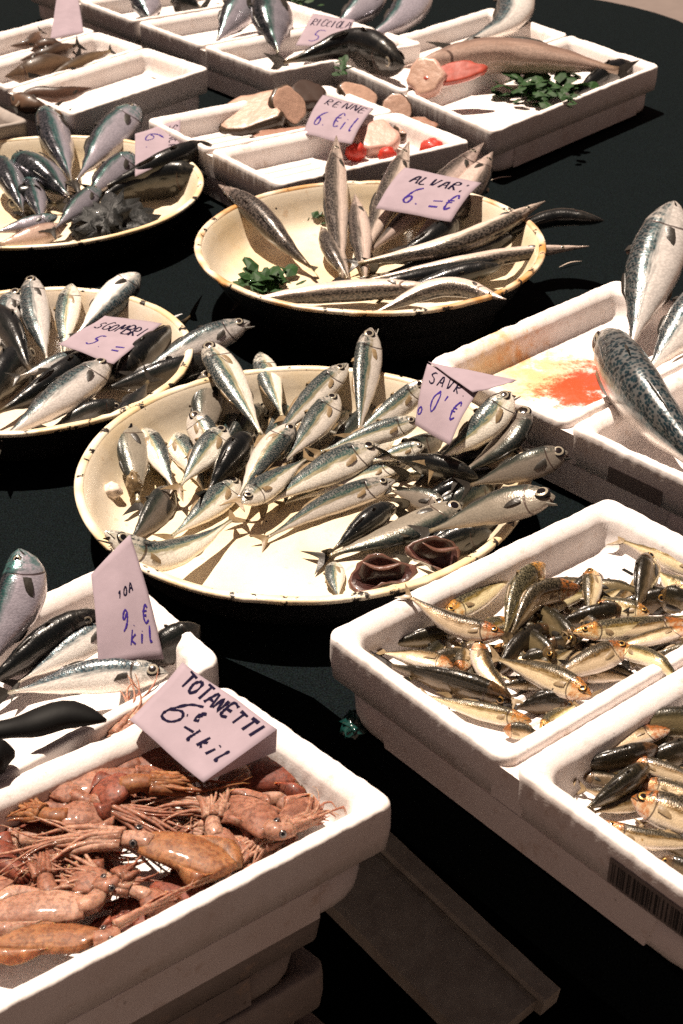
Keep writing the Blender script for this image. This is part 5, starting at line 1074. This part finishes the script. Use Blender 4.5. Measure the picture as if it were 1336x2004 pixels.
# knife handle and its neighbour on the divider of the near trays
hp = [U(-120, 1450, .862), U(-20, 1432, .864), U(60, 1418, .868), U(130, 1398, .870), U(200, 1408, .866), U(208, 1410, .864)]
pts, _ = spline(hp, 20); s = m_per_px(hp[3])
hn = tube('knife_handle', pts, [s * 26, s * 27, s * 26, s * 22, s * 24, s * 34, s * 36, s * 34, s * 22, s * 4], M['black_plastic'], K=14, flat=.7); recentre(hn); tag(hn, 'black curved knife handle lying on the white tray divider', 'knife')
pts, _ = spline([U(-60, 1500, .866), U(0, 1478, .868), U(28, 1476, .868)], 12)
hn = tube('knife_handle', pts, [s * 30, s * 36, s * 36, s * 32, s * 8], M['black_plastic'], K=14); recentre(hn); tag(hn, 'round dark knob at the left edge over the squid', 'handle')

# board lying in the shade in front
pa = U(655, 1690, .085); pb = U(990, 2015, .035); ax = (pb - pa); L_ = ax.length; ax.normalize(); sd_ = ax.cross(Vector((0, 0, 1))).normalized(); up_ = sd_.cross(ax)
def board(name, off, wd, th, mat, parent=None, l0=-.10, l1=None):
    l1 = L_ if l1 is None else l1; m = 14; V = []; Fc = []
    for i in range(m + 1):
        c = pa + ax * (l0 + (l1 - l0) * i / m) + sd_ * off + up_ * (.002 * mnoise.noise((i * .5, off * 30, 0)))
        for a, b in ((-.5, -.5), (.5, -.5), (.5, .42), (.42, .5), (-.42, .5), (-.5, .42)): V.append(c + sd_ * (a * wd) + up_ * (b * th))
    for i in range(m):
        for j in range(6): Fc.append([i * 6 + j, i * 6 + (j + 1) % 6, i * 6 + 6 + (j + 1) % 6, i * 6 + 6 + j])
    Fc += [list(range(6))[::-1], [m * 6 + j for j in range(6)]]
    return link(name, V, Fc, mat, parent, smooth=False)
bd = board('wooden_board', .0, .125, .03, M['wood']); board('side_batten', -.082, .036, .045, M['wood'], bd, l1=L_ + .012); recentre(bd)
tag(bd, 'weathered wooden board sloping down in the shade between trays', 'board')

# thin bones and threads on the black table
for (a, b, lab) in (((128, 881), (176, 868), 'thin pale fish bone on the black table left of the big basin'), ((1094, 523), (1138, 511), 'thin pale thread on the black table right of the rusty basin'), ((952, 356), (1000, 345), 'thin pale thread on the black table behind the rusty basin'), ((10, 525), (18, 513), 'tiny pale bone on the table at the left edge')):
    p0, p1 = U(*a, TZ + .004), U(*b, TZ + .004); pts, _ = spline([p0, (p0 + p1) / 2 + Vector((0, .003, .002)), p1], 8)
    o = tube('fish_bone', pts, [.0005, .0014, .0004], M['bone'], K=5); recentre(o); tag(o, lab, 'bone')

# printed marks on the tray walls: a bar code on the sardine tray, a dark strip on the blood stained one
def wall_mark(root, o, a, s0, s1, z0, z1, name, mat, out=.0022):
    ea = (a - o).normalized(); nrm = Vector((ea.y, -ea.x, 0)); nrm = nrm if nrm.y < 0 else -nrm
    v = [o + ea * s + nrm * out + Vector((0, 0, z)) - root.location for s, z in ((s0, z0), (s1, z0), (s1, z1), (s0, z1))]
    return link(name, v, [[0, 1, 2, 3]], mat, root, smooth=False)
M['print_grey'] = plain('grey_print', (.16, .14, .13), .7, var=.3); M['print_black'] = plain('black_print', (.02, .018, .018), .7, var=.3)
oA, aA = U(633, 1237, ZR), U(990, 1493, ZR); q0 = (U(1205, 1640, ZR) - oA).length
wall_mark(tA, oA, aA, q0, q0 + .11, -.050, -.020, 'printed_label', M['print_grey'], .0012)
rb = random.Random(4); x = q0 + .004
while x < q0 + .106:
    w_ = rb.choice((.0008, .0014, .0024)); wall_mark(tA, oA, aA, x, x + w_, -.047, -.024, 'bar', M['print_black'], .0018); x += w_ + rb.choice((.0010, .0016, .0030))
oD, aD = U(835, 705, ZR), U(1105, 830, ZR); q0 = (U(1195, 873, ZR) - oD).length
wall_mark(tD, oD, aD, q0, q0 + .085, -.052, -.030, 'dark_strip', M['print_grey'], .0012)
